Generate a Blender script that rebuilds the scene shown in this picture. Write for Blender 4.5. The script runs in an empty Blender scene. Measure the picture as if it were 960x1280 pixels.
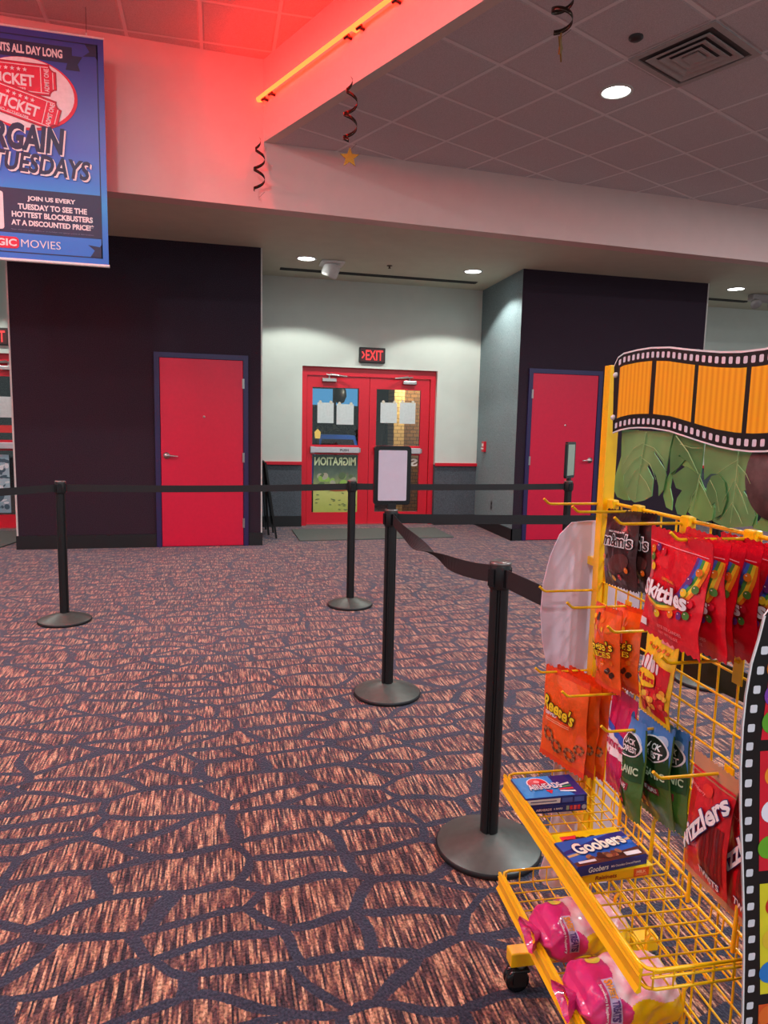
import bpy, bmesh, math, random
from mathutils import Vector, Matrix
from mathutils.geometry import tessellate_polygon
random.seed(7)
S = bpy.context.scene
COL = S.collection
PI = math.pi

# ------------------------------------------------------------------ camera model (960x1280 frame)
F_, P_, R_, YAW, H = 873.93, .1236, .0223, .2381, 1.4385
FW = Vector((math.sin(YAW)*math.cos(P_), math.cos(YAW)*math.cos(P_), -math.sin(P_)))
RT0 = Vector((math.cos(YAW), -math.sin(YAW), 0)); UP0 = RT0.cross(FW)
RT = math.cos(R_)*RT0 + math.sin(R_)*UP0; UP = -math.sin(R_)*RT0 + math.cos(R_)*UP0
EYE = Vector((0, 0, H))
def on(u, v, n, d):
    """world point seen at (u, v) of the photograph that lies on the real plane n.x = d"""
    D = FW + (u-480)/F_*RT + (640-v)/F_*UP
    n = Vector(n); return EYE + D*((d-n.dot(EYE))/n.dot(D))
def Zp(u, v, z): return on(u, v, (0,0,1), z)
def Yp(u, v, y): return on(u, v, (0,1,0), y)
def Xp(u, v, x): return on(u, v, (1,0,0), x)

cam = bpy.data.cameras.new('camera'); co = bpy.data.objects.new('camera', cam); COL.objects.link(co)
M3 = Matrix((RT, UP, -FW)).transposed().to_4x4(); M3.translation = EYE
co.matrix_world = M3
cam.sensor_fit = 'VERTICAL'; cam.sensor_height = 36; cam.lens = F_*36/1280; cam.clip_start = .02
S.camera = co

# ------------------------------------------------------------------ materials
def lin(c):
    return tuple((x/255/12.92 if x/255 <= .04045 else ((x/255+.055)/1.055)**2.4) for x in c)
MATS = {}
def nd(nt, t, **k):
    n = nt.nodes.new(t)
    for a, b in k.items(): setattr(n, a, b)
    return n
def pm(name, col, rough=.5, metal=0, noise=.06, scale=30, bump=0, bscale=200, spec=.5, alpha=1, trans=0, emit=None, estr=0, coat=0):
    """principled material with a faint procedural mottling of its own colour"""
    if name in MATS: return MATS[name]
    m = bpy.data.materials.new(name); m.use_nodes = True; nt = m.node_tree
    b = nt.nodes['Principled BSDF']
    c = lin(col)
    tc = nd(nt, 'ShaderNodeTexCoord')
    if noise:
        n = nd(nt, 'ShaderNodeTexNoise'); n.inputs['Scale'].default_value = scale; n.inputs['Detail'].default_value = 3
        nt.links.new(tc.outputs['Object'], n.inputs['Vector'])
        r = nd(nt, 'ShaderNodeValToRGB')
        r.color_ramp.elements[0].position = .3; r.color_ramp.elements[1].position = .7
        r.color_ramp.elements[0].color = (*[x*(1-noise) for x in c], 1); r.color_ramp.elements[1].color = (*[min(1, x*(1+noise)) for x in c], 1)
        nt.links.new(n.outputs['Fac'], r.inputs['Fac']); nt.links.new(r.outputs['Color'], b.inputs['Base Color'])
    else: b.inputs['Base Color'].default_value = (*c, 1)
    b.inputs['Roughness'].default_value = rough; b.inputs['Metallic'].default_value = metal
    b.inputs['Specular IOR Level'].default_value = spec
    b.inputs['Alpha'].default_value = alpha; b.inputs['Transmission Weight'].default_value = trans
    b.inputs['Coat Weight'].default_value = coat
    if emit: b.inputs['Emission Color'].default_value = (*lin(emit), 1); b.inputs['Emission Strength'].default_value = estr
    if bump:
        n2 = nd(nt, 'ShaderNodeTexNoise'); n2.inputs['Scale'].default_value = bscale; n2.inputs['Detail'].default_value = 2
        nt.links.new(tc.outputs['Object'], n2.inputs['Vector'])
        bp = nd(nt, 'ShaderNodeBump'); bp.inputs['Strength'].default_value = bump; bp.inputs['Distance'].default_value = .01
        nt.links.new(n2.outputs['Fac'], bp.inputs['Height']); nt.links.new(bp.outputs['Normal'], b.inputs['Normal'])
    MATS[name] = m; return m
def ramp(nt, src, stops, interp='LINEAR'):
    r = nd(nt, 'ShaderNodeValToRGB'); r.color_ramp.interpolation = interp
    while len(r.color_ramp.elements) < len(stops): r.color_ramp.elements.new(.5)
    for e, (p, c) in zip(r.color_ramp.elements, stops): e.position = p; e.color = (*lin(c), 1)
    nt.links.new(src, r.inputs['Fac']); return r
def math_n(nt, op, a, b=None):
    n = nd(nt, 'ShaderNodeMath', operation=op)
    for i, x in enumerate((a, b)):
        if x is None: continue
        if isinstance(x, (int, float)): n.inputs[i].default_value = x
        else: nt.links.new(x, n.inputs[i])
    return n.outputs[0]
def carpet_mat():
    m = bpy.data.materials.new('patterned_carpet'); m.use_nodes = True; nt = m.node_tree; b = nt.nodes['Principled BSDF']
    g = nd(nt, 'ShaderNodeNewGeometry')
    # wavy network of dark lines
    n1 = nd(nt, 'ShaderNodeTexNoise'); n1.inputs['Scale'].default_value = 2.6; n1.inputs['Detail'].default_value = 1.5
    nt.links.new(g.outputs['Position'], n1.inputs['Vector'])
    sub = nd(nt, 'ShaderNodeVectorMath', operation='SUBTRACT'); nt.links.new(n1.outputs['Color'], sub.inputs[0]); sub.inputs[1].default_value = (.5, .5, .5)
    mul = nd(nt, 'ShaderNodeVectorMath', operation='MULTIPLY'); nt.links.new(sub.outputs[0], mul.inputs[0]); mul.inputs[1].default_value = (.30, .15, 0)
    add = nd(nt, 'ShaderNodeVectorMath', operation='ADD'); nt.links.new(g.outputs['Position'], add.inputs[0]); nt.links.new(mul.outputs[0], add.inputs[1])
    def vor(off):
        ad = nd(nt, 'ShaderNodeVectorMath', operation='ADD'); nt.links.new(add.outputs[0], ad.inputs[0]); ad.inputs[1].default_value = off
        mp = nd(nt, 'ShaderNodeMapping'); mp.inputs['Rotation'].default_value = (0, 0, -.12); mp.inputs['Scale'].default_value = (3.0, 6.6, 1)
        nt.links.new(ad.outputs[0], mp.inputs['Vector'])
        v = nd(nt, 'ShaderNodeTexVoronoi', feature='DISTANCE_TO_EDGE', voronoi_dimensions='2D'); v.inputs['Scale'].default_value = 1; v.inputs['Randomness'].default_value = .9
        nt.links.new(mp.outputs[0], v.inputs['Vector']); return v.outputs['Distance']
    e = .002; d0, dx, dy = vor((0,0,0)), vor((e,0,0)), vor((0,e,0))       # distance to the line in metres, whatever its direction
    gx = math_n(nt, 'DIVIDE', math_n(nt, 'SUBTRACT', dx, d0), e); gy = math_n(nt, 'DIVIDE', math_n(nt, 'SUBTRACT', dy, d0), e)
    gr = math_n(nt, 'MAXIMUM', math_n(nt, 'SQRT', math_n(nt, 'ADD', math_n(nt, 'MULTIPLY', gx, gx), math_n(nt, 'MULTIPLY', gy, gy))), 3.6)
    n2 = nd(nt, 'ShaderNodeTexNoise'); n2.inputs['Scale'].default_value = 130; nt.links.new(g.outputs['Position'], n2.inputs['Vector'])
    d = math_n(nt, 'ADD', math_n(nt, 'DIVIDE', d0, gr), math_n(nt, 'MULTIPLY', math_n(nt, 'SUBTRACT', n2.outputs['Fac'], .5), .008))
    mask = nd(nt, 'ShaderNodeMapRange'); mask.inputs['From Min'].default_value = .0155; mask.inputs['From Max'].default_value = .0185
    nt.links.new(d, mask.inputs['Value'])
    # straight striated loops, 6 mm wide, running away from the camera
    sx = nd(nt, 'ShaderNodeSeparateXYZ'); nt.links.new(g.outputs['Position'], sx.inputs[0])
    idx = math_n(nt, 'FLOOR', math_n(nt, 'MULTIPLY', sx.outputs[0], 175))
    cx = nd(nt, 'ShaderNodeCombineXYZ'); nt.links.new(math_n(nt, 'MULTIPLY', idx, 7.313), cx.inputs[0]); nt.links.new(math_n(nt, 'MULTIPLY', sx.outputs[1], 9), cx.inputs[1])
    n3 = nd(nt, 'ShaderNodeTexNoise', noise_dimensions='2D'); n3.inputs['Scale'].default_value = 1; n3.inputs['Detail'].default_value = 1.5
    nt.links.new(cx.outputs[0], n3.inputs['Vector'])
    cr = ramp(nt, n3.outputs['Fac'], [(.32, (38,32,40)), (.44, (80,54,58)), (.52, (122,80,72)), (.61, (180,128,100)), (.73, (214,164,132))])
    # rows of loops
    mp3 = nd(nt, 'ShaderNodeMapping'); mp3.inputs['Scale'].default_value = (150, 110, 1); nt.links.new(g.outputs['Position'], mp3.inputs['Vector'])
    n4 = nd(nt, 'ShaderNodeTexNoise'); n4.inputs['Scale'].default_value = 1; n4.inputs['Detail'].default_value = 1; nt.links.new(mp3.outputs[0], n4.inputs['Vector'])
    rr = nd(nt, 'ShaderNodeMapRange'); rr.inputs['From Min'].default_value = .35; rr.inputs['From Max'].default_value = .6; rr.inputs['To Min'].default_value = .35; rr.inputs['To Max'].default_value = 1.05
    nt.links.new(n4.outputs['Fac'], rr.inputs['Value'])
    mx = nd(nt, 'ShaderNodeMix', data_type='RGBA', blend_type='MULTIPLY'); mx.inputs['Factor'].default_value = 1
    nt.links.new(cr.outputs['Color'], mx.inputs['A']); nt.links.new(rr.outputs['Result'], mx.inputs['B'])
    ln = ramp(nt, n4.outputs['Fac'], [(.3, (30,33,46)), (.7, (56,58,74))])
    mm = nd(nt, 'ShaderNodeMix', data_type='RGBA'); nt.links.new(mask.outputs['Result'], mm.inputs['Factor'])
    nt.links.new(ln.outputs['Color'], mm.inputs['A']); nt.links.new(mx.outputs['Result'], mm.inputs['B'])
    nt.links.new(mm.outputs['Result'], b.inputs['Base Color'])
    b.inputs['Roughness'].default_value = .9; b.inputs['Specular IOR Level'].default_value = .15
    b.inputs['Sheen Weight'].default_value = .55; b.inputs['Sheen Roughness'].default_value = .4; b.inputs['Sheen Tint'].default_value = (.8, .75, .9, 1)
    bp = nd(nt, 'ShaderNodeBump'); bp.inputs['Strength'].default_value = .5; bp.inputs['Distance'].default_value = .006
    nt.links.new(n4.outputs['Fac'], bp.inputs['Height']); nt.links.new(bp.outputs['Normal'], b.inputs['Normal'])
    return m
TA, TO = .4183, (1.7069, 5.4772)
def tile_mat(name, base, lines, loc=TO, rot=TA):
    m = bpy.data.materials.new(name); m.use_nodes = True; nt = m.node_tree; b = nt.nodes['Principled BSDF']
    g = nd(nt, 'ShaderNodeNewGeometry')
    mp = nd(nt, 'ShaderNodeMapping', vector_type='TEXTURE'); mp.inputs['Location'].default_value = (*loc, 0); mp.inputs['Rotation'].default_value = (0, 0, rot); mp.inputs['Scale'].default_value = (.61, .61, 1)
    nt.links.new(g.outputs['Position'], mp.inputs['Vector'])
    sx = nd(nt, 'ShaderNodeSeparateXYZ'); nt.links.new(mp.outputs[0], sx.inputs[0])
    ds = []
    for a in (0, 1):
        f = math_n(nt, 'FRACT', sx.outputs[a]); ds.append(math_n(nt, 'ABSOLUTE', math_n(nt, 'SUBTRACT', f, .5)))
    mxd = math_n(nt, 'MAXIMUM', ds[0], ds[1])
    line = math_n(nt, 'GREATER_THAN', mxd, .477)
    n = nd(nt, 'ShaderNodeTexNoise'); n.inputs['Scale'].default_value = 170; n.inputs['Detail'].default_value = 3; nt.links.new(g.outputs['Position'], n.inputs['Vector'])
    cr = ramp(nt, n.outputs['Fac'], [(.3, tuple(int(x*.88) for x in base)), (.65, base)])
    mm = nd(nt, 'ShaderNodeMix', data_type='RGBA'); nt.links.new(line, mm.inputs['Factor'])
    nt.links.new(cr.outputs['Color'], mm.inputs['A']); mm.inputs['B'].default_value = (*lin(lines), 1)
    nt.links.new(mm.outputs['Result'], b.inputs['Base Color']); b.inputs['Roughness'].default_value = .85; b.inputs['Specular IOR Level'].default_value = .2
    edge = nd(nt, 'ShaderNodeMapRange'); edge.inputs['From Min'].default_value = .455; edge.inputs['From Max'].default_value = .478; edge.inputs['To Min'].default_value = 1; edge.inputs['To Max'].default_value = 0
    nt.links.new(mxd, edge.inputs['Value'])
    hh = math_n(nt, 'ADD', edge.outputs['Result'], math_n(nt, 'MULTIPLY', n.outputs['Fac'], .25))
    hh = math_n(nt, 'ADD', hh, math_n(nt, 'MULTIPLY', line, .8))
    bp = nd(nt, 'ShaderNodeBump'); bp.inputs['Strength'].default_value = .6; bp.inputs['Distance'].default_value = .012; nt.links.new(hh, bp.inputs['Height']); nt.links.new(bp.outputs['Normal'], b.inputs['Normal'])
    return m
def brick_mat(name, c1, c2, mortar, scale):
    m = bpy.data.materials.new(name); m.use_nodes = True; nt = m.node_tree; b = nt.nodes['Principled BSDF']
    tc = nd(nt, 'ShaderNodeNewGeometry'); sx = nd(nt, 'ShaderNodeSeparateXYZ'); nt.links.new(tc.outputs['Position'], sx.inputs[0])
    cx = nd(nt, 'ShaderNodeCombineXYZ'); nt.links.new(math_n(nt, 'ADD', sx.outputs[0], sx.outputs[1]), cx.inputs[0]); nt.links.new(sx.outputs[2], cx.inputs[1])
    br = nd(nt, 'ShaderNodeTexBrick'); br.inputs['Scale'].default_value = scale; br.inputs['Color1'].default_value = (*lin(c1), 1); br.inputs['Color2'].default_value = (*lin(c2), 1); br.inputs['Mortar'].default_value = (*lin(mortar), 1)
    nt.links.new(cx.outputs[0], br.inputs['Vector']); nt.links.new(br.outputs['Color'], b.inputs['Base Color']); b.inputs['Roughness'].default_value = .85
    return m
def gradient_mat(name, z0, z1, stops, rough=.4, blot=0):
    """printed vertical colour run between local heights z0 and z1"""
    m = bpy.data.materials.new(name); m.use_nodes = True; nt = m.node_tree; b = nt.nodes['Principled BSDF']
    tc = nd(nt, 'ShaderNodeTexCoord'); sx = nd(nt, 'ShaderNodeSeparateXYZ'); nt.links.new(tc.outputs['Object'], sx.inputs[0])
    mr = nd(nt, 'ShaderNodeMapRange'); mr.inputs['From Min'].default_value = z0; mr.inputs['From Max'].default_value = z1; nt.links.new(sx.outputs[2], mr.inputs['Value'])
    src = mr.outputs['Result']
    if blot:
        n = nd(nt, 'ShaderNodeTexNoise'); n.inputs['Scale'].default_value = 14; nt.links.new(tc.outputs['Object'], n.inputs['Vector'])
        src = math_n(nt, 'ADD', src, math_n(nt, 'MULTIPLY', math_n(nt, 'SUBTRACT', n.outputs['Fac'], .5), blot))
    r = ramp(nt, src, stops); nt.links.new(r.outputs['Color'], b.inputs['Base Color']); b.inputs['Roughness'].default_value = rough
    return m
def emis(name, col, s):
    if name in MATS: return MATS[name]
    m = bpy.data.materials.new(name); m.use_nodes = True; nt = m.node_tree; nt.nodes.clear()
    e = nd(nt, 'ShaderNodeEmission'); e.inputs[0].default_value = (*lin(col), 1); e.inputs[1].default_value = s
    o = nd(nt, 'ShaderNodeOutputMaterial'); nt.links.new(e.outputs[0], o.inputs[0]); MATS[name] = m; return m

white_paint = pm('white_paint', (214,220,212), .7, noise=.02, scale=6)
header_neon_wash = pm('header_neon_wash', (224,194,190), .7, noise=.02, scale=6)  # pink wash of the neon put into the wall colour
soffit_paint = pm('soffit_paint', (206,206,186), .75, noise=.03, scale=5)
def carpet_wall(name, col):
    m = pm(name, col, .95, noise=.35, scale=120, bump=.5, bscale=260, spec=.1); return m
dark_wallcarpet = carpet_wall('dark_wall_carpet', (56,45,56))
grey_wallcarpet = carpet_wall('grey_wall_carpet', (130,146,150))
wainscot_carpet = carpet_wall('wainscot_carpet', (92,96,104))
black_rubber = pm('black_rubber', (24,23,27), .5)
red_door = pm('red_door_paint', (212,16,62), .38, noise=.03)
red_metal = pm('red_door_metal', (218,22,46), .35, noise=.03)
navy_frame = pm('navy_frame_paint', (44,34,84), .4)
steel = pm('brushed_steel', (190,186,184), .3, .9)
black_plastic = pm('black_plastic', (18,18,20), .42)
black_gloss = pm('black_gloss', (20,20,22), .22)
belt_mat = pm('belt_webbing', (24,22,26), .7, noise=.2, scale=200)
sign_sheet = pm('blank_sign_sheet', (214,198,214), .55, noise=.02)
base_metal = pm('dark_base_metal', (84,88,84), .42, .4, noise=.1)
yellow = pm('yellow_enamel', (250,188,3), .32, noise=.04, coat=.3)
paper = pm('white_paper', (214,220,220), .7)
white_plastic = pm('white_plastic', (226,222,220), .4)
lilac_lit_sheet = pm('glossy_white_sheet', (226,204,222), .3, noise=.02)  # white sheet with the lilac cast of the light put into its colour
film_black = pm('film_strip_black', (20,18,20), .4)
film_hole = pm('film_strip_hole', (216,212,222), .45)

# ------------------------------------------------------------------ mesh builder
class MB:
    def __init__(s): s.v = []; s.f = []; s.m = []; s.mats = []; s.sm = []
    def mi(s, mat):
        if mat not in s.mats: s.mats.append(mat)
        return s.mats.index(mat)
    def add(s, vs, fs, mat, smooth=False):
        o = len(s.v); k = s.mi(mat); s.v += [tuple(p) for p in vs]
        for f in fs: s.f.append(tuple(i+o for i in f)); s.m.append(k); s.sm.append(smooth)
    def box(s, lo, hi, mat, fn=None, bev=0):
        bm = bmesh.new(); bmesh.ops.create_cube(bm, size=1)
        for v in bm.verts: v.co = Vector([(lo[i]+hi[i])/2+v.co[i]*(hi[i]-lo[i]) for i in range(3)])
        if bev: bmesh.ops.bevel(bm, geom=bm.edges[:], offset=bev, segments=2, affect='EDGES', profile=.5)
        s.bm(bm, mat, fn)
    def bm(s, bm, mat, fn=None, smooth=False):
        bm.verts.index_update()
        vs = [fn(v.co) if fn else v.co for v in bm.verts]; fs = [[v.index for v in f.verts] for f in bm.faces]
        s.add(vs, fs, mat, smooth); bm.free()
    def tube(s, pts, r, mat, n=8, cap=True, closed=False):
        pts = [Vector(p) for p in pts]; rings = []
        N = len(pts); up = None
        for i, p in enumerate(pts):
            a = pts[(i-1) % N] if (i > 0 or closed) else p; b = pts[(i+1) % N] if (i < N-1 or closed) else p
            t = (b-a).normalized()
            if up is None: up = Vector((0,0,1)) if abs(t.z) < .9 else Vector((1,0,0))
            x = t.cross(up)
            if x.length < 1e-4: x = t.cross(Vector((0,1,0)))
            x.normalize(); y = x.cross(t).normalized(); up = y
            rr = r[i] if isinstance(r, (list, tuple)) else r
            rings.append([p+rr*(math.cos(2*PI*k/n)*x+math.sin(2*PI*k/n)*y) for k in range(n)])
        vs = [q for g in rings for q in g]; fs = []
        for i in range(N if closed else N-1):
            j = (i+1) % N
            for k in range(n): fs.append((i*n+k, i*n+(k+1) % n, j*n+(k+1) % n, j*n+k))
        s.add(vs, fs, mat, True)
        if cap and not closed:
            s.add(rings[0], [tuple(range(n))[::-1]], mat); s.add(rings[-1], [tuple(range(n))], mat)
    def lathe(s, prof, mat, c=(0,0,0), n=48, M=None, smooth=True):
        vs = []
        for r, z in prof:
            for k in range(n):
                p = Vector((r*math.cos(2*PI*k/n), r*math.sin(2*PI*k/n), z))
                if M: p = M @ p
                vs.append(p+Vector(c))
        fs = []
        for i in range(len(prof)-1):
            for k in range(n): fs.append((i*n+k, i*n+(k+1) % n, (i+1)*n+(k+1) % n, (i+1)*n+k))
        s.add(vs, fs, mat, smooth)
        if prof[0][0] > 1e-5: s.add(vs[:n], [tuple(range(n))[::-1]], mat)
        if prof[-1][0] > 1e-5: s.add(vs[-n:], [tuple(range(n))], mat)
    def prism(s, poly, fn, d0, d1, mat, side=None):
        """poly in 2D, fn(x, y, depth) -> 3D; solid between depth d0 and d1"""
        n = len(poly); a = [Vector(fn(x, y, d0)) for x, y in poly]; b = [Vector(fn(x, y, d1)) for x, y in poly]
        tr = tessellate_polygon([[Vector((x, y, 0)) for x, y in poly]])
        s.add(a, tr, mat); s.add(b, [t[::-1] for t in tr], mat)
        s.add(a+b, [(i, i+n, (i+1) % n+n, (i+1) % n) for i in range(n)], side or mat)
    def flat(s, poly, fn, mat):
        s.add([fn(x, y) for x, y in poly], tessellate_polygon([[Vector((x, y, 0)) for x, y in poly]]), mat)
    def build(s, name, parent=None, fix=True, loc=None):
        me = bpy.data.meshes.new(name)
        org = Vector(loc) if loc is not None else Vector((0,0,0))
        q = parent
        while q is not None:
            if q.get('_w'): org = q.location.copy()
            q = q.parent
        me.from_pydata([Vector(p)-org for p in s.v], [], s.f)
        for m in s.mats: me.materials.append(m)
        for p, k, q in zip(me.polygons, s.m, s.sm): p.material_index = k; p.use_smooth = q
        me.validate(); me.update()
        if fix:
            bm = bmesh.new(); bm.from_mesh(me); bmesh.ops.recalc_face_normals(bm, faces=bm.faces); bm.to_mesh(me); bm.free()
        o = bpy.data.objects.new(name, me); COL.objects.link(o)
        if parent is not None: o.parent = parent
        elif loc is not None: o.location = org
        return o
def tag(o, label=None, cat=None, group=None, kind=None):
    for k, v in (('label', label), ('category', cat), ('group', group), ('kind', kind)):
        if v: o[k] = v
    return o
def empty(name, loc, label, cat, group=None, rotz=0, world=True, kind=None):
    o = bpy.data.objects.new(name, None); COL.objects.link(o); o.location = loc; o.rotation_euler = (0,0,rotz); o.empty_display_size = .05
    if world and not rotz: o['_w'] = 1            # children meshes are written in world coordinates
    return tag(o, label, cat, group, kind)
def dup(root, loc, rotz=None, label=None, group=None, scale=None):
    r = root.copy(); COL.objects.link(r); r.location = loc
    if rotz is not None: r.rotation_euler = (0, 0, rotz)
    if scale: r.scale = scale
    if label: r['label'] = label
    if group: r['group'] = group
    def rec(src, dst):
        for ch in list(src.children):
            c = ch.copy(); COL.objects.link(c); c.parent = dst; rec(ch, c)
    rec(root, r); return r
# text as flat outlines
def text_bm(t, bold=0, shear=0):
    cu = bpy.data.curves.new('t', 'FONT'); cu.body = t; cu.offset = bold; cu.shear = shear; cu.resolution_u = 3; cu.fill_mode = 'FRONT'
    o = bpy.data.objects.new('t', cu); COL.objects.link(o)
    dg = bpy.context.evaluated_depsgraph_get(); me = bpy.data.meshes.new_from_object(o.evaluated_get(dg))
    bm = bmesh.new(); bm.from_mesh(me)
    bpy.data.objects.remove(o); bpy.data.curves.remove(cu); bpy.data.meshes.remove(me)
    return bm
def put_text(mb, t, box, mat, fn, lv=1, bold=.02, shear=0, rot=0, mirror=False, grid=0, ref=None, clip=None):
    """fit text into box (x0, x1, z0, z1) of a surface; fn(x, z, level) -> 3D"""
    bm = text_bm(t, bold, shear)
    x0, x1, z0, z1 = box
    if ref is not None: b0 = ref
    else:
        xs = [v.co.x for v in bm.verts]; ys = [v.co.y for v in bm.verts]; b0 = (min(xs), max(xs), min(ys), max(ys))
    cx, cz = (x0+x1)/2, (z0+z1)/2; ca, sa = math.cos(rot), math.sin(rot)
    for v in bm.verts:
        a = (v.co.x-b0[0])/(b0[1]-b0[0]); b = (v.co.y-b0[2])/(b0[3]-b0[2])
        if mirror: a = 1-a
        X, Z = x0+a*(x1-x0)-cx, z0+b*(z1-z0)-cz
        v.co = Vector((cx+X*ca-Z*sa, cz+X*sa+Z*ca, 0))
    if clip:
        for lim, sg in ((clip[0], -1), (clip[1], 1)):
            bmesh.ops.bisect_plane(bm, geom=bm.verts[:]+bm.edges[:]+bm.faces[:], plane_co=(lim,0,0), plane_no=(sg,0,0), clear_outer=True)
    put_bm(mb, bm, mat, fn, lv, grid); return b0
def put_bm(mb, bm, mat, fn, lv, grid=0):
    if grid:
        for ax in (0, 1):
            lo = min(v.co[ax] for v in bm.verts); hi = max(v.co[ax] for v in bm.verts)
            k = math.floor(lo/grid)+1
            while k*grid < hi:
                co_ = [0,0,0]; no = [0,0,0]; co_[ax] = k*grid; no[ax] = 1
                bmesh.ops.bisect_plane(bm, geom=bm.verts[:]+bm.edges[:]+bm.faces[:], plane_co=co_, plane_no=no, dist=1e-6); k += 1
    mb.bm(bm, mat, lambda c: fn(c.x, c.y, lv))
def put_poly(mb, poly, mat, fn, lv=1, grid=0):
    bm = bmesh.new(); vs = [bm.verts.new((x, y, 0)) for x, y in poly]
    for t in tessellate_polygon([[v.co.copy() for v in vs]]):
        try: bm.faces.new([vs[i] for i in t])
        except ValueError: pass
    put_bm(mb, bm, mat, fn, lv, grid)
def ell(cx, cz, rx, rz, n=20, rot=0, a0=0, a1=2*PI):
    out = []
    for k in range(n):
        a = a0+(a1-a0)*k/(n if a1-a0 > 6.28 else n-1); x, z = rx*math.cos(a), rz*math.sin(a)
        out.append((cx+x*math.cos(rot)-z*math.sin(rot), cz+x*math.sin(rot)+z*math.cos(rot)))
    return out
def rect(x0, x1, z0, z1): return [(x0,z0), (x1,z0), (x1,z1), (x0,z1)]
def rrect(x0, x1, z0, z1, r, n=4):
    P = []
    for cx, cz, a in ((x1-r, z1-r, 0), (x0+r, z1-r, PI/2), (x0+r, z0+r, PI), (x1-r, z0+r, 1.5*PI)):
        P += [(cx+r*math.cos(a+k*PI/2/n), cz+r*math.sin(a+k*PI/2/n)) for k in range(n+1)]
    return P
def star(cx, cz, r, rot=0, q=.42):
    return [(cx+(r if k % 2 == 0 else r*q)*math.sin(rot+k*PI/5), cz+(r if k % 2 == 0 else r*q)*math.cos(rot+k*PI/5)) for k in range(10)]

# ================================================================== SETTING
ZS, ZT, ZU = 3.3835, 3.957, 4.65          # soffit, tiled ceiling, upper ceiling heights
YF, YB = 8.258, 9.73                      # block fronts, alcove back wall
BX = Vector((math.sin(TA), -math.cos(TA)))   # direction of the beam
BN = Vector((math.cos(TA), math.sin(TA)))    # across the beam, to the right
B0 = Vector((.43, 6.80))
def Yh(x): return 6.745+.05*x
def setting(mb, name, label, cat): return tag(mb.build(name), label, cat, kind='structure')

m = MB(); m.box((-12,-8,-.1), (14,14.5,0), carpet_mat()); setting(m, 'floor', 'dark carpet with rust striped cells and navy wavy lines', 'floor')
# upper ceiling on the left of the beam, tiled ceiling on the right
def q2(p, s): return (p.x+s[0]*BX.x+s[1]*BN.x, p.y+s[0]*BX.y+s[1]*BN.y)
m = MB(); a = B0; e = q2(a, (15, 0))
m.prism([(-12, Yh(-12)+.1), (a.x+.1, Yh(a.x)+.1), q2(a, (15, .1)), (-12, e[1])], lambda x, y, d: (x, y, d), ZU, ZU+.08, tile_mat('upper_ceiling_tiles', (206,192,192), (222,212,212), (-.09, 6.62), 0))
setting(m, 'ceiling', 'high tiled ceiling washed pink by the neon', 'ceiling')
m = MB()
m.prism([q2(a, (-.2, .09)), (14, Yh(14)+.1), (14, e[1]), q2(a, (15, .09))], lambda x, y, d: (x, y, d), ZT, ZT+.08, tile_mat('lower_ceiling_tiles', (214,206,212), (232,226,230)))
setting(m, 'ceiling', 'low grey tiled ceiling with diagonal grid right of the beam', 'ceiling')
m = MB()
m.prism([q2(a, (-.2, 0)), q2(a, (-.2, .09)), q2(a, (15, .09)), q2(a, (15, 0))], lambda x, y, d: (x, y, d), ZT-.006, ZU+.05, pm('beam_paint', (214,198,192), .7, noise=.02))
setting(m, 'wall_beam', 'diagonal ceiling drop face carrying the red neon tube', 'wall')
# header wall and soffit
m = MB(); m.prism([(-12, Yh(-12)), (14, Yh(14)), (14, Yh(14)+.18), (-12, Yh(-12)+.18)], lambda x, y, d: (x, y, d), ZS, ZU+.05, header_neon_wash)
setting(m, 'wall_upper', 'pale upper wall above the alcoves, pink neon wash partly painted in', 'wall')
m = MB(); m.prism([(-12, Yh(-12)+.18), (14, Yh(14)+.18), (14, 10.1), (-12, 10.1)], lambda x, y, d: (x, y, d), ZS, ZS+.1, soffit_paint)
setting(m, 'ceiling', 'plain grey soffit over the alcoves and dark blocks', 'ceiling')
# dark carpeted blocks
XL0, XL1 = -2.10, .519; XR0, XR0b, XR1 = 3.70, 3.756, 6.334
def block(name, x0, x0b, x1, x1b, label):
    m = MB()
    fr = [(x0,YF), (x1,YF), (x1b,YB+.3), (x0b,YB+.3)]
    n = len(fr)
    m.add([(x,y,0) for x,y in fr]+[(x,y,ZS) for x,y in fr], [(0,1,5,4), (1,2,6,5), (2,3,7,6)], dark_wallcarpet)
    m.add([(x,y,0) for x,y in fr]+[(x,y,ZS) for x,y in fr], [(3,0,4,7)], grey_wallcarpet)
    return setting(m, name, label, 'wall')
block('wall_left', XL0, XL0, XL1, XL1, 'dark purple carpeted wall block around the left red door')
block('wall_right', XR0, XR0b, XR1, XR1, 'dark carpeted wall block with grey side around the right red door')
tw = pm('corner_trim_white', (206,200,196), .5)
m = MB(); m.box((XL1-.004, YF-.004, .14), (XL1+.012, YF+.03, ZS-.001), tw); setting(m, 'trim_1', 'pale corner strip on the left block edge', 'trim')
m = MB(); m.box((XL0-.012, YF-.004, .14), (XL0+.006, YF+.03, ZS-.001), tw); setting(m, 'trim_2', 'pale corner strip on the far left block edge', 'trim')
m = MB(); m.box((XR1-.006, YF-.004, .0), (XR1+.012, YF+.03, ZS-.001), tw); setting(m, 'trim_3', 'pale corner strip on the right block edge', 'trim')
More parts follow.
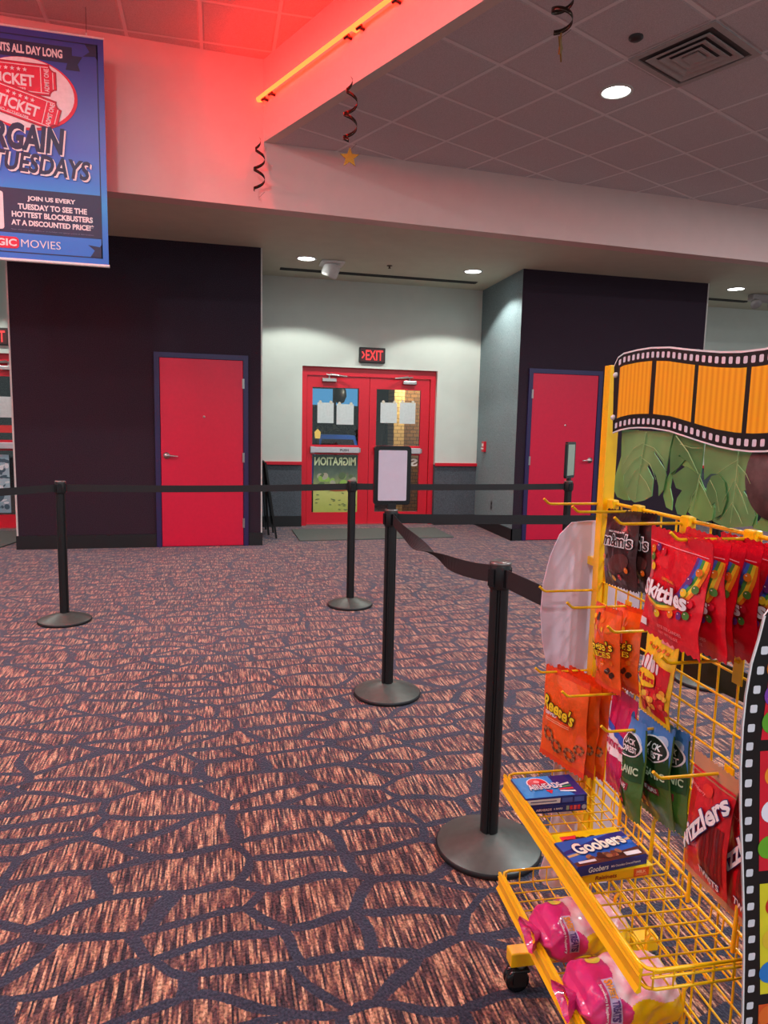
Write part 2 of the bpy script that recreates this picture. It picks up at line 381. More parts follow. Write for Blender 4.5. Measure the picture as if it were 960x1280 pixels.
# alcove back wall with two double-door openings
D2, D4 = (1.168, 3.105), (-4.06, -2.12); ZD = 2.222
def wallseg(mb, x0, x1, z0, z1):
    for a_, b_, mt, y in ((0, .885, wainscot_carpet, YB), (.885, ZS, white_paint, YB)):
        lo, hi = max(z0, a_), min(z1, b_)
        if hi > lo: mb.box((x0, y, lo), (x1, y+.22, hi), mt)
m = MB()
wallseg(m, -12, D4[0], 0, ZS); wallseg(m, D4[0], D4[1], ZD, ZS); wallseg(m, D4[1], XL0, 0, ZS); wallseg(m, XL1, D2[0], 0, ZS); wallseg(m, D2[0], D2[1], ZD, ZS); wallseg(m, D2[1], XR0b, 0, ZS); wallseg(m, XR1, 14, 0, ZS)
setting(m, 'wall_back', 'white alcove wall over grey carpet wainscot', 'wall')
m = MB()
for x0, x1 in ((XL1, D2[0]), (D2[1], XR0b), (XR1, 14), (-12, D4[0])): m.box((x0, YB-.035, .865), (x1, YB-.001, .91), red_metal, bev=.004)
setting(m, 'trim_4', 'red chair rail above the grey wainscot', 'trim')
m = MB()
for x0, x1 in ((XL1, D2[0]), (D2[1], XR0b), (XR1, 14), (-12, D4[0])): m.box((x0, YB-.02, 0), (x1, YB-.001, .15), black_rubber)
setting(m, 'baseboard_back', 'black rubber baseboard along the alcove wall', 'baseboard')
DL = (-.597, .317); DR = (3.886, 4.80)
m = MB()
for x0, x1 in ((XL0-.015, DL[0]-.06), (DL[1]+.06, XL1+.015)): m.box((x0, YF-.02, 0), (x1, YF-.001, .15), black_rubber)
setting(m, 'baseboard_left', 'black rubber baseboard of the left dark block', 'baseboard')
m = MB()
for x0, x1 in ((XR0-.02, DR[0]-.06), (DR[1]+.06, XR1)): m.box((x0, YF-.02, 0), (x1, YF-.001, .15), black_rubber)
m.add([(XR0-.02,YF-.02,0), (XR0b-.02,YB,0), (XR0b-.001,YB,0), (XR0-.001,YF-.02,0), (XR0-.02,YF-.02,.15), (XR0b-.02,YB,.15), (XR0b-.001,YB,.15), (XR0-.001,YF-.02,.15)], [(0,1,5,4), (4,5,6,7), (0,4,7,3), (1,2,6,5), (2,3,7,6), (0,3,2,1)], black_rubber)
setting(m, 'baseboard_right', 'black rubber baseboard of the right dark block', 'baseboard')

# single red doors
def single_door(name, x0, x1, hinge_right, label):
    r = empty(name, ((x0+x1)/2, YF, 0), label, 'door', kind='structure')
    m = MB(); y0, y1 = YF-.03, YF-.001
    m.box((x0-.055, y0, 0), (x0, y1, 2.185), navy_frame); m.box((x1, y0, 0), (x1+.055, y1, 2.185), navy_frame); m.box((x0, y0, 2.13), (x1, y1, 2.185), navy_frame)
    m.build('door_frame', r)
    m = MB(); m.box((x0+.004, YF-.022, .008), (x1-.004, YF-.001, 2.127), red_door, bev=.003); leaf = m.build('door_leaf', r)
    hx, s = (x0+.065, 1) if hinge_right else (x1-.065, -1)
    m = MB(); z = 1.045
    m.lathe([(0,-.014), (.036,-.012), (.036,0), (.0,0)], steel, (hx, YF-.022, z), 24, Matrix.Rotation(PI/2, 3, 'X').inverted())
    m.tube([(hx,YF-.03,z), (hx,YF-.07,z)], .011, steel, 10); m.tube([(hx,YF-.07,z), (hx+s*.05,YF-.073,z-.001), (hx+s*.125,YF-.068,z-.006)], [.012,.010,.008], steel, 10)
    tag(m.build('door_handle', leaf), 'chrome lever handle')
    m = MB(); m.lathe([(0,-.006), (.009,-.006), (.014,0)], steel, ((x0+x1)/2+.02, YF-.022, 1.487), 16, Matrix.Rotation(-PI/2, 3, 'X')); tag(m.build('peephole', leaf), 'round metal peephole')
    hx = x1 if hinge_right else x0
    for z in (.27, 1.03, 1.87):
        m = MB(); m.tube([(hx, YF-.033, z-.055), (hx, YF-.033, z+.055)], .007, steel, 8); m.box((hx-.012, YF-.031, z-.055), (hx+.012, YF-.0295, z+.055), steel); tag(m.build('hinge', leaf), 'steel hinge')
    return r
single_door('door_1', *DL, True, 'plain red single door in navy frame on the left block')
single_door('door_3', *DR, False, 'plain red single door in navy frame on the right block')

# double glazed red doors
glass = pm('door_glass', (235,245,242), .02, noise=0, trans=1, spec=.4)
def double_door(name, x0, x1, label):
    r = empty(name, ((x0+x1)/2, YB, 0), label, 'door', kind='structure')
    fr = .075; m = MB()
    m.box((x0, YB+.07, 0), (x0+fr, YB+.20, ZD), red_metal); m.box((x1-fr, YB+.07, 0), (x1, YB+.20, ZD), red_metal); m.box((x0+fr, YB+.07, 2.105), (x1-fr, YB+.20, ZD), red_metal)
    m.build('door_frame', r)
    m = MB(); m.box((x0+fr, YB+.02, 0), (x1-fr, YB+.20, .012), steel); m.build('threshold', r)
    xm = (x0+x1)/2
    for s, a, b in ((0, x0+fr+.006, xm-.003), (1, xm+.003, x1-fr-.006)):
        ya, yb = YB+.095, YB+.14
        if s == 0: g0, g1 = a+.075, b-.15
        else: g0, g1 = a+.10, b-.13
        m = MB()
        m.box((a, ya, .014), (g0, yb, 2.10), red_metal); m.box((g1, ya, .014), (b, yb, 2.10), red_metal)
        m.box((g0, ya, .014), (g1, yb, .185), red_metal); m.box((g0, ya, 1.01), (g1, yb, 1.145), red_metal); m.box((g0, ya, 1.945), (g1, yb, 2.10), red_metal)
        lf = m.build('door_leaf', r)
        m = MB(); m.box((g0-.002, ya+.018, .183), (g1+.002, ya+.024, 1.012), glass); m.box((g0-.002, ya+.018, 1.143), (g1+.002, ya+.024, 1.947), glass); m.build('glass_pane', lf)
        m = MB(); bar = pm('push_bar_metal', (206,200,206), .35, .4)
        m.box((g0-.03, ya-.055, 1.035), (g1+.005, ya-.005, 1.115), bar, bev=.006); m.box((g0-.03, ya-.05, 1.03), (g0+.03, ya-.001, 1.12), red_metal if s else bar); m.box((g1-.0, ya-.03, 1.045), (g1+.03, ya-.001, 1.105), steel)
        pb = m.build('push_bar', lf)
        if s == 0:
            m = MB(); cx = (g0+g1)/2+.12; put_text(m, 'PUSH', (cx-.06, cx+.06, 1.058, 1.09), black_plastic, lambda x, z, l: (x, ya-.056-l*.0004, z)); m.build('lettering', lf)
        m = MB(); cx = (a+b)/2 + (-.14 if s == 0 else .13)
        m.box((cx-.10, ya-.06, 2.02), (cx+.10, ya-.001, 2.07), steel, bev=.006)
        d = 1 if s == 0 else -1
        m.tube([(cx, ya-.03, 2.07), (cx, ya-.03, 2.115)], .012, steel, 8); m.tube([(cx-d*.04, ya-.05, 2.12), (cx+d*.24, ya-.12, 2.095)], .011, steel, 6); m.tube([(cx+d*.24, ya-.12, 2.095), (cx+d*.02, ya-.02, 2.135)], .008, steel, 6)
        tag(m.build('door_closer', lf), 'steel overhead door closer')
    return r
double_door('door_2', *D2, 'red glazed double doors under the lit exit sign in the middle alcove')
double_door('door_4', *D4, 'red glazed double doors glimpsed at the left edge')
YG = YB+.095          # inner face of the double-door leaves

# exit signs
def exit_sign(x, z, label):
    r = empty('exit_sign', (x, YB-.001, z-.11), label, 'exit sign', 'exit signs')
    m = MB(); m.box((x-.185, YB-.05, z-.105), (x+.185, YB-.001, z+.105), black_plastic, bev=.008); m.build('sign_housing', r)
    m = MB(); m.box((x-.165, YB-.052, z-.088), (x+.165, YB-.049, z+.088), pm('exit_face', (70,22,26), .4)); m.build('sign_face', r)
    m = MB(); red = emis('exit_red', (255,70,70), 1.6)
    f = lambda a, b, l: (x+a, YB-.053-.0005*l, z+b)
    put_text(m, 'EXIT', (-.095,.15,-.068,.068), red, f, bold=.012)
    put_poly(m, [(-.155,.045), (-.135,.045), (-.105,0), (-.135,-.045), (-.155,-.045), (-.125,0)], red, f)
    m.build('lettering', r)
exit_sign(2.134, 2.398, 'lit red EXIT sign with chevron above the middle double doors')
exit_sign(-2.66, 2.42, 'EXIT sign partly cut off at the left edge of the picture')

# ---- what hangs on the door glass
def glass_sheet(name, pts, label, cat, mat, group=None, dy=.0):
    (u0, v0), (u1, v1) = pts; a, b = Yp(u0, v0, YG), Yp(u1, v1, YG)
    m = MB(); m.box((a.x, YG+.006+dy, b.z), (b.x, YG+.0085+dy, a.z), mat); return m, a, b
sheets = [((397,503),(417,529),'blank sheet taped to glass of left door leaf, nearer the hinges'), ((421,505),(442,531),'blank sheet taped to glass of left door leaf, nearer the middle'),
          ((476,503),(496,529),'blank sheet taped to glass of right door leaf, nearer the middle'), ((500,503),(519,530),'blank sheet taped to glass of right door leaf, nearer the hinges')]
tape = pm('clear_tape', (214,206,186), .4)
for p0, p1, lab in sheets:
    m, a, b = glass_sheet('', (p0, p1), '', '', paper)
    r = empty('paper_sheet', ((a.x+b.x)/2, YG+.006, b.z), lab, 'paper', 'sheets of paper on the door glass')
    m.build('sheet', r)
    for x in (a.x+.04, b.x-.04):
        m = MB(); m.flat(ell(x, a.z+.008, .022, .024, 10, .4), lambda x_, z_: (x_, YG+.0055, z_), tape); m.build('tape', r)
def film_poster(pts, stops, label, txt=None, name='movie_poster'):
    (u0, v0), (u1, v1) = pts; a, b = Yp(u0, v0, YG), Yp(u1, v1, YG)
    r = empty(name, ((a.x+b.x)/2, YG+.006, b.z), label, 'poster')
    h = a.z-b.z
    m = MB(); m.box((a.x, YG+.006, b.z), (b.x, YG+.009, a.z), gradient_mat('poster_print_'+str(u0), 0, h, stops, .5, .18))
    f = lambda x, z, l: (x, YG+.006-.0006*l, z)
    w = b.x-a.x; m2 = MB()
    if txt:
        put_text(m2, txt, (a.x+.02*w, b.x-.06*w, a.z-.175*h, a.z-.03*h), pm('poster_lettering', (206,214,168), .5), f, mirror=True, bold=.03)
        rnd = random.Random(3); gc = [pm('leaf_blotch', (150,186,84), .5), pm('moss_blotch', (92,112,76), .5), pm('stone_blotch', (176,170,150), .5), pm('earth_blotch', (176,84,44), .5)]
        for k in range(16):
            x = a.x+w*rnd.uniform(.12,.88); z = b.z+h*rnd.uniform(.5,.66); put_poly(m, ell(x, z, .03+.03*rnd.random(), .02+.03*rnd.random(), 10, rnd.random()), gc[k % 3], f, 2+k*.2)
        put_poly(m, ell(a.x+.55*w, b.z+.42*h, .16, .035, 16), gc[3], f, 6)
        for k in range(22): put_poly(m, ell(a.x+w*rnd.uniform(.06,.94), b.z+h*rnd.uniform(.05,.36), .022, .006, 8, rnd.uniform(-.5,.5)), gc[1], f, 7+k*.1)
        m.build('sheet', r); m2.build('lettering', r)
    else:
        rnd = random.Random(5); gc = [pm('ice_blotch', (226,234,240), .5), pm('slate_blotch', (70,96,112), .5)]
        for k in range(40): put_poly(m, ell(a.x+w*rnd.uniform(.08,.92), b.z+h*rnd.uniform(.08,.92), .05*rnd.random()+.01, .03*rnd.random()+.008, 9, rnd.uniform(-1,1)), gc[k % 2], f, 1+k*.1)
        m.build('sheet', r)
film_poster(((392,569),(447,641)), [(0,(176,182,84)), (.35,(206,204,116)), (.5,(150,158,104)), (.68,(96,112,96)), (.82,(70,86,78)), (.9,(38,56,48)), (1,(60,80,66))], 'film poster seen from behind on the left door leaf, lettering mirrored', 'MIGRATION')
film_poster(((-24,568),(14,641)), [(0,(140,168,184)), (.5,(176,204,216)), (1,(150,184,200))], 'pale blue poster on the glass at the left edge')
m = MB(); a = Yp(523,571,YG); b = Yp(514,600,YG)
put_text(m, 'S', (b.x-.02, a.x-.01, a.z-.14, a.z-.03), pm('window_letter', (228,214,206), .5), lambda x, z, l: (x, YG+.012-.0006*l, z), mirror=True, bold=.04)
tag(m.build('window_letter'), 'pale letter on the lower glass behind the sign post', 'letter')

# pale notices on the far-left doors
for (u0,v0,u1,v1), lab, c in (((-20,495,15,522), 'large white sheet on the upper glass at the left edge', (214,218,220)), ((-20,531,15,541), 'small red and white sticker on the glass at the left edge', (214,60,60))):
    a, b = Yp(u0,v0,YG), Yp(u1,v1,YG); m = MB(); m.box((a.x, YG+.006, b.z), (b.x, YG+.009, a.z), pm('notice_%d' % v0, c, .6))
    tag(m.build('notice'), lab, 'notice')

# ---- outside, seen through the glass
m = MB(); m.box((-6,14.2,0), (8,14.4,3.6), pm('night_enclosure', (10,11,15), .9)); m.box((-6,9.96,3.4), (8,14.4,3.5), pm('night_enclosure', (10,11,15), .9)); m.box((7.9,9.96,0), (8,14.4,3.5), pm('night_enclosure', (10,11,15), .9)); m.box((-6.1,9.96,0), (-6,14.4,3.5), pm('night_enclosure', (10,11,15), .9))  # dark box added outside to shut out the world light and read as night
setting(m, 'outside_enclosure', 'dark enclosure added beyond the glazed doors to read as night', 'wall')
YO = 11.4
x0 = Yp(502,500,YO).x
m = MB(); m.box((x0, YO, 0), (x0+2.2, YO+.3, 3.3), brick_mat('brown_brick', (128,88,48), (104,70,40), (40,28,20), 4.2)); setting(m, 'wall_brick', 'brown brick wall beyond the right door leaf', 'wall')
xa, xb = Yp(492,500,YO-.25).x, Yp(505,500,YO-.25).x
m = MB(); m.box((xa, YO-.3, 0), (xb, YO+.1, 3.3), brick_mat('cream_block', (214,180,116), (206,170,108), (120,96,60), 4.2)); tag(m.build('brick_column'), 'cream block column lit up outside the right door leaf', 'column')
def car(x, y, z, w, d, h, mat, label, suv):
    r = empty('parked_car', (x, y, z), label, 'car')
    gl = pm('car_glass', (22,26,32), .1); m = MB(); k = .0 if suv else .18
    prof = [(-.5,.18), (.5,.18), (.5,.5), (.46,.56), (.36-k*.3,.97), (-.36+k*.6,.97), (-.44+k*.2,.58), (-.5,.52)]
    m.prism([(x+px*w, z+pz*h) for px, pz in prof], lambda X, Z, D: (X, D, Z), y, y+d, mat); m.build('car_body', r)
    m = MB(); q = [(.41,.58), (.33-k*.3,.92), (-.33+k*.6,.92), (-.39+k*.2,.60)]
    m.prism([(x+px*w, z+pz*h) for px, pz in q], lambda X, Z, D: (X, D, Z), y-.006, y, gl); m.build('car_window', r)
    for sx in (-.3, .3):
        m = MB(); m.lathe([(0,-.02), (.17*h,-.02), (.19*h,0), (.19*h,.12), (0,.12)], black_rubber, (x+sx*w, y, z+.19*h), 20, Matrix.Rotation(-PI/2, 3, 'X')); m.build('wheel', r)
    for sx in (-.47, .47):
        m = MB(); m.box((x+sx*w-.03, y-.012, z+.42*h), (x+sx*w+.03, y, z+.48*h), emis('car_lamp', (255,240,210), 1.2)); m.build('car_lamp', r)
p = Yp(508,536,13.3); car(p.x-.05, 13.3, 0, 1.15, .8, 1.58, pm('silver_car_paint', (150,156,156), .3, .4), 'silver boxy car outside, seen through the right door leaf', True)
p = Yp(424,550,11.2); car(p.x-.05, 11.2, 0, 1.0, .7, 1.30, pm('blue_car_paint', (40,110,230), .3, .1), 'blue car outside, seen low in the left door leaf', False)
YM = 12.9  # blue reflections in the door glass, built as glowing panels outside
for i, (u0, v0, u1, v1, lab) in enumerate(((388,484,417,508,'blue glass reflection built as a lit panel left of the dark lamp'), (419,484,448,509,'blue glass reflection built as a lit panel right of the dark lamp'))):
    a, b = Yp(u0,v0,YM), Yp(u1,v1,YM)
    r = empty('reflection_panel', ((a.x+b.x)/2, YM, b.z), lab, 'panel', 'blue reflections built as panels')
    m = MB(); m.box((a.x, YM, b.z), (b.x, YM+.06, a.z), black_plastic); m.build('panel_case', r)
    m = MB(); m.box((a.x+.02, YM-.004, b.z+.02), (b.x-.02, YM, a.z-.02), emis('blue_reflection', (96,170,226), .8)); m.build('panel_face', r)
    m = MB(); m.tube([((a.x+b.x)/2, YM+.03, a.z), ((a.x+b.x)/2, YM+.03, 3.4)], .02, black_plastic, 6); m.build('hanger', r)
p = Yp(425,493,11.6); r = empty('pendant_lamp', (p.x, 11.6, p.z), 'dark oval lamp from the reflection, built hanging between the blue panels', 'lamp')  # dark lamp of the same glass reflection, built outside
m = MB(); m.lathe([(0,-.16), (.07,-.13), (.11,-.03), (.10,.07), (.05,.14), (.02,.16)], black_plastic, (p.x,11.6,p.z), 20); m.build('lamp_shade', r)
m = MB(); m.tube([(p.x,11.6,p.z+.15), (p.x,11.6,3.4)], .012, black_plastic, 6); m.build('cord', r)
r = empty('brick_fill_lamp', (3.45, 11.39, 2.75), 'unseen lamp added to light the brick wall outside', 'lamp')  # lamp added out of sight to brighten the brick wall
m = MB(); m.box((3.35,11.30,2.70), (3.55,11.399,2.86), black_plastic, bev=.01); m.build('housing', r)
m = MB(); m.box((3.37,11.31,2.685), (3.53,11.39,2.70), emis('brick_fill_glow', (255,226,180), 6)); m.build('diffuser', r)
l = bpy.data.lights.new('brick_fill_light', 'POINT'); l.energy = 140; l.color = (1,.86,.66); l.shadow_soft_size = .12; o = bpy.data.objects.new('brick_fill_light', l); COL.objects.link(o); o.location = (3.2, 10.75, 2.5)
rnd = random.Random(11)
m = MB()
for k in range(90):
    p = Yp(rnd.uniform(396,446), rnd.uniform(528,556), 12.3); q = Vector((p.x, 12.2+rnd.random()*.2, p.z)); d = [Vector((rnd.gauss(0,.05), rnd.gauss(0,.03), rnd.gauss(0,.05))) for _ in range(3)]
    m.add([q+d[0], q+d[1], q+d[2]], [(0,1,2)], pm('night_leaf_%d' % (k % 3), ((30,40,34), (52,58,60), (74,84,56))[k % 3], .6))
p0 = Yp(420,555,12.3); m.tube([(p0.x,12.3,0), (p0.x,12.3,p0.z+.1)], .05, black_plastic, 6)
tag(m.build('shrub'), 'dark shrub outside behind the left door leaf', 'shrub')
lp = Yp(397,540,11.0); r = empty('reflection_lantern', (lp.x,11.0,0), 'yellow reflection built as a lit lantern near the left leaf hinges', 'lantern')  # yellow reflection in the glass, built as a glowing lantern
m = MB(); m.lathe([(.03,0), (.04,.0), (.05,.10), (.02,.13), (0,.15)], emis('yellow_reflection', (240,190,90), 1.0), (lp.x,11.0,lp.z-.1), 12); m.build('lantern_glass', r)
m = MB(); m.tube([(lp.x,11.0,0), (lp.x,11.0,lp.z-.1)], .03, black_plastic, 8); m.build('post', r)

# ---- small wall fittings
def side_x(y): return XR0+(XR0b-XR0)*(y-YF)/(YB-YF)
y = 9.38; x = side_x(y)
r = empty('fire_alarm_pull', (x, y, 1.07), 'red fire alarm pull station on the grey side wall', 'alarm')
m = MB(); m.box((x-.045, y-.045, 1.09), (x-.001, y+.045, 1.24), red_metal, bev=.008); m.build('housing', r)
m = MB(); m.box((x-.06, y-.03, 1.13), (x-.045, y+.03, 1.15), white_plastic); m.box((x-.047, y-.03, 1.17), (x-.0455, y+.03, 1.21), white_plastic); tag(m.build('pull_handle', r), 'white pull bar')
y = 9.03; x = side_x(y); r = empty('wall_outlet', (x, y, .30), 'small dark outlet low on the grey side wall', 'outlet')
m = MB(); m.box((x-.006, y-.04, .30), (x-.001, y+.04, .43), pm('grey_plate', (96,100,104), .5), bev=.002); m.build('cover_plate', r)
for z in (.335, .395):
    m = MB(); m.box((x-.008, y-.014, z-.016), (x-.006, y+.014, z+.016), black_plastic); m.build('socket', r)

# ---- ceiling fittings
lamp_face = emis('lamp_face', (236,244,240), 14)
trim_ring = pm('lamp_trim', (206,204,200), .5)
def downlight(x, y, z, rad, label, group, energy, size, color=(.96,1,.93), blend=.12, vis=True):
    r = empty('downlight', (x, y, z), label, 'ceiling light', group)
    m = MB(); m.lathe([(rad+.02,-.001), (rad+.02,-.006), (rad,-.010), (rad-.004,-.002)], trim_ring, (x,y,z), 32); m.build('trim_ring', r)
    m = MB(); m.lathe([(rad-.004,-.002), (rad*.6,-.004), (0,-.005)], lamp_face, (x,y,z), 32); m.build('lamp', r)
    l = bpy.data.lights.new('lamp_light', 'SPOT'); l.energy = energy; l.spot_size = size; l.spot_blend = blend; l.shadow_soft_size = rad*.8; l.color = color
    o = bpy.data.objects.new('lamp_light', l); COL.objects.link(o); o.location = (0,0,-.03); o.parent = r
    return r
R = math.radians
gA = 'downlights in the soffit'; gB = 'downlights in the tiled ceiling'
downlight(1.07, 8.60, ZS, .105, 'soffit downlight beside the square swivel spotlight, left of the exit doors', gA, 120, R(124))
downlight(3.17, 8.60, ZS, .105, 'soffit downlight near the grey side wall, right of the exit doors', gA, 120, R(124))
downlight(6.90, 8.43, ZS, .105, 'soffit downlight at the right edge beyond the dark block', gA, 110, R(124))
downlight(-3.2, 8.60, ZS, .105, 'soffit downlight outside the picture on the left', gA, 120, R(124))
downlight(2.94, 5.04, ZT, .105, 'bright round downlight beside the ceiling vent', gB, 130, R(140), blend=.4)

# square air vent
vc = [Vector(Zp(u, v, ZT)) for u, v in ((795,73),(895,28),(943,66),(845,106))]
vcn = sum(vc, Vector())/4
r = empty('air_vent', vcn, 'square stepped air diffuser in the tiled ceiling', 'vent')
grey = pm('vent_metal', (176,168,168), .5); dk = pm('vent_dark', (84,76,78), .7)
def sq(h, z): return [(vcn.x+sx*h*BN.x+sy*h*BX.x, vcn.y+sx*h*BN.y+sy*h*BX.y, z) for sx, sy in ((-1,-1),(1,-1),(1,1),(-1,1))]
def ringq(mb, h0, z0, h1, z1, mat): mb.add(sq(h0,z0)+sq(h1,z1), [(i,(i+1)%4,4+(i+1)%4,4+i) for i in range(4)], mat)
m = MB(); ringq(m, .305, ZT-.002, .305, ZT-.012, grey); ringq(m, .305, ZT-.012, .262, ZT-.012, grey); ringq(m, .262, ZT-.012, .262, ZT+.03, grey); m.build('outer_frame', r, fix=False)
m = MB(); m.add(sq(.262, ZT-.0015), [(0,1,2,3)], dk); m.build('dark_throat', r, fix=False)
for h in (.225, .165, .105):
    m = MB(); ringq(m, h, ZT-.016, h-.046, ZT-.004, grey); ringq(m, h, ZT-.016, h, ZT-.020, grey); ringq(m, h, ZT-.020, h-.012, ZT-.020, grey); ringq(m, h-.012, ZT-.020, h-.048, ZT-.006, grey); m.build('louvre_ring', r, fix=False)
m = MB(); m.add(sq(.055, ZT-.02), [(0,1,2,3)], grey); ringq(m, .055, ZT-.02, .055, ZT-.008, grey); m.build('centre_plate', r, fix=False)
p = Zp(795,46,ZT); m = MB(); m.lathe([(.045,0), (.045,-.012), (.03,-.022), (0,-.024)], pm('dark_dome', (50,38,40), .4), p, 24); o = m.build('ceiling_speaker', loc=p); tag(o, 'small dark round dome on the tiled ceiling', 'ceiling speaker')
# soffit fittings
p = Zp(487,332,ZS); m = MB(); m.lathe([(.035,0), (.035,-.006), (.012,-.01), (.012,-.03), (.02,-.034), (0,-.036)], pm('sprinkler_bronze', (92,80,66), .4, .6), p, 16); o = m.build('sprinkler', loc=p); tag(o, 'small dark sprinkler in the soffit above the exit sign', 'sprinkler')
def slot(x0, y0, x1, y1, label):
    d = Vector((x1-x0, y1-y0, 0)).normalized(); n = Vector((-d.y, d.x, 0))*.06
    a, b = Vector((x0,y0,ZS)), Vector((x1,y1,ZS)); r = empty('slot_diffuser', (a+b)/2, label, 'vent', 'slot diffusers')
    m = MB(); v = [a-n, b-n, b+n, a+n]; z = Vector((0,0,-.008)); m.add([*[q+Vector((0,0,.004)) for q in v], *[q+z for q in v]], [(0,1,5,4), (1,2,6,5), (2,3,7,6), (3,0,4,7), (4,5,6,7)], pm('slot_black', (16,15,16), .6)); m.build('slot_body', r)
    m = MB(); m.tube([a+z*1.2, b+z*1.2], .004, black_plastic, 6); m.build('divider', r)
a, b = Zp(350,335.5,ZS), Zp(596,353,ZS); slot(a.x, 9.25, b.x, 9.25, 'long black slot diffuser in front of the middle exit doors')
a, b = Zp(880,373,ZS), Zp(938,376,ZS); slot(a.x, a.y, b.x, a.y, 'black slot diffuser at the right edge beyond the dark block')
# swivel spotlight
p = Zp(415,328,ZS); r = empty('swivel_spotlight', p, 'square white swivel spotlight on the soffit left of the exit sign', 'spotlight')
m = MB(); m.box((p.x-.14,p.y-.14,p.z-.03), (p.x+.14,p.y+.14,p.z-.001), white_plastic, bev=.01); m.build('ceiling_plate', r)
Mx = Matrix.Rotation(.35, 3, 'Y') @ Matrix.Rotation(.25, 3, 'X')
m = MB(); m.lathe([(.0,.02), (.085,.02), (.10,-.02), (.10,-.13), (.085,-.15), (.06,-.15), (0,-.13)], white_plastic, (p.x+.01,p.y-.02,p.z-.03), 20, Mx); m.build('lamp_head', r)
# emergency light
p = Zp(946,368,ZS); r = empty('emergency_light', p, 'grey emergency light with twin heads at the right edge', 'emergency light')
m = MB(); gp = pm('emergency_grey', (176,168,170), .5); m.box((p.x-.10,p.y-.06,p.z-.10), (p.x+.30,p.y+.06,p.z-.001), gp, bev=.015); m.build('housing', r)
for dx in (-.06, .22):
    m = MB(); m.lathe([(0,.0), (.045,.0), (.07,-.05), (.07,-.085), (0,-.075)], gp, (p.x+dx,p.y-.03,p.z-.10), 18, Matrix.Rotation(-.7, 3, 'X')); m.build('lamp_head', r)

# ---- neon tube along the beam
n2 = -BN; zN = 4.30
def npt(s, off=.06, z=zN): q = B0+BX*s+n2*off; return Vector((q.x, q.y, z))
r = empty('neon_tube', npt(0), 'glowing red orange neon tube along the diagonal beam', 'neon light')
nm = emis('neon_glow', (255,24,6), 58)
def neon(s0, s1, name='glass_tube'):
    pts = [npt(s0,.01), npt(s0,.045), npt(s0+.02,.06)]+[npt(s0+.02+(s1-s0-.04)*k/12,.06) for k in range(1,12)]+[npt(s1-.02,.06), npt(s1,.045), npt(s1,.01)]
    m = MB(); m.tube(pts, .016, nm, 10); m.build(name, r)
neon(.02, 1.52); neon(1.50, 4.4)
for s in (.12, .25, 1.42, 1.58, 2.0, 3.0, 4.3):
    m = MB(); a = npt(s, .0, zN-.02); b = npt(s, .045, zN-.02); m.tube([a, b], .012, black_plastic, 8); m.tube([b+Vector((BX.x*-.03, BX.y*-.03, 0)), b+Vector((BX.x*.03, BX.y*.03, 0))], .012, black_plastic, 8); m.build('tube_holder', r)

# drop and two tubes added outside the frame to even the pink wall wash
m = MB(); m.box((-4.6,0,ZT), (-4.45,6.4,ZU+.04), pm('beam_paint', (214,198,192), .7)); setting(m, 'wall_beam', 'ceiling drop added on the far left to carry extra neon tubes', 'wall')
nf = emis('neon_fill_glow', (255,20,8), 125)
for k, (x, z, lab) in enumerate(((-4.39, 4.42, 'upper neon tube added outside the picture on the far left ceiling drop'), (-4.39, 4.22, 'lower neon tube added outside the picture on the far left ceiling drop'))):
    r2 = empty('neon_tube', (x,3,z), lab, 'neon light', 'added neon tubes outside the picture')
    m = MB(); m.tube([(x-.05,.6,z), (x,.62,z), (x,6.0,z), (x-.05,6.02,z)], .013, nf, 10); m.build('glass_tube', r2)
    for y in (.8, 2.8, 4.3, 5.8):
        m = MB(); m.tube([(x-.06,y,z-.02), (x-.01,y,z-.02)], .012, black_plastic, 8); m.build('tube_holder', r2)
# ---- foil spirals with stars
gold = pm('gold_foil', (196,140,54), .25, .8); darkfoil = pm('dark_foil', (60,44,36), .2, .8)
def swirl(top, drop, turns, rad, star_mat, srot, label, st=True):
    r = empty('hanging_swirl', top, label, 'decoration', 'foil swirls under the ceiling')
    m = MB(); N = 90; vs = []; fs = []
    for k in range(N+1):
        t = k/N; a = t*turns*2*PI; rr = rad*(.25+.75*min(1, t*3))
        for w in (-.5, .5): vs.append((top[0]+rr*math.cos(a), top[1]+rr*math.sin(a), top[2]-.02-drop*t+w*.028))
    for k in range(N): fs.append((2*k, 2*k+1, 2*k+3, 2*k+2))
    m.add(vs, fs, darkfoil, True); o = m.build('ribbon', r, fix=False)
    sm = o.modifiers.new('s', 'SOLIDIFY'); sm.thickness = .001
    zz = top[2]-.02-drop
    m = MB(); m.tube([(top[0],top[1],top[2]), (top[0]+rad*.25,top[1],top[2]-.02)], .0015, black_plastic, 5); m.tube([(top[0]+rad,top[1],zz), (top[0],top[1],zz-.05)], .0015, black_plastic, 5)
    m.build('thread', r)
    if st:
        cz = zz-.10; ca, sa = math.cos(srot), math.sin(srot)
        m = MB(); m.prism(star(0, 0, .075), lambda X, Z, D: (top[0]+X*ca-D*sa, top[1]+X*sa+D*ca, cz+Z), -.004, .004, star_mat); tag(m.build('star', r), 'gold star pendant')
swirl(Vector((.98,5.36,ZT-.006)), .44, 2.7, .05, gold, -.2, 'foil swirl with orange star hanging below the middle of the neon')
swirl(Vector((.40,6.66,ZT-.006)), .44, 2.6, .05, gold, .8, 'dark foil swirl in the corner below the neon tube end', st=False)
q = Zp(705,-30,ZT); swirl(Vector((q.x,q.y,ZT)), .25, 2.3, .06, pm('olive_foil', (150,124,60), .3, .7), .95, 'foil swirl with star under the tiled ceiling near the vent')

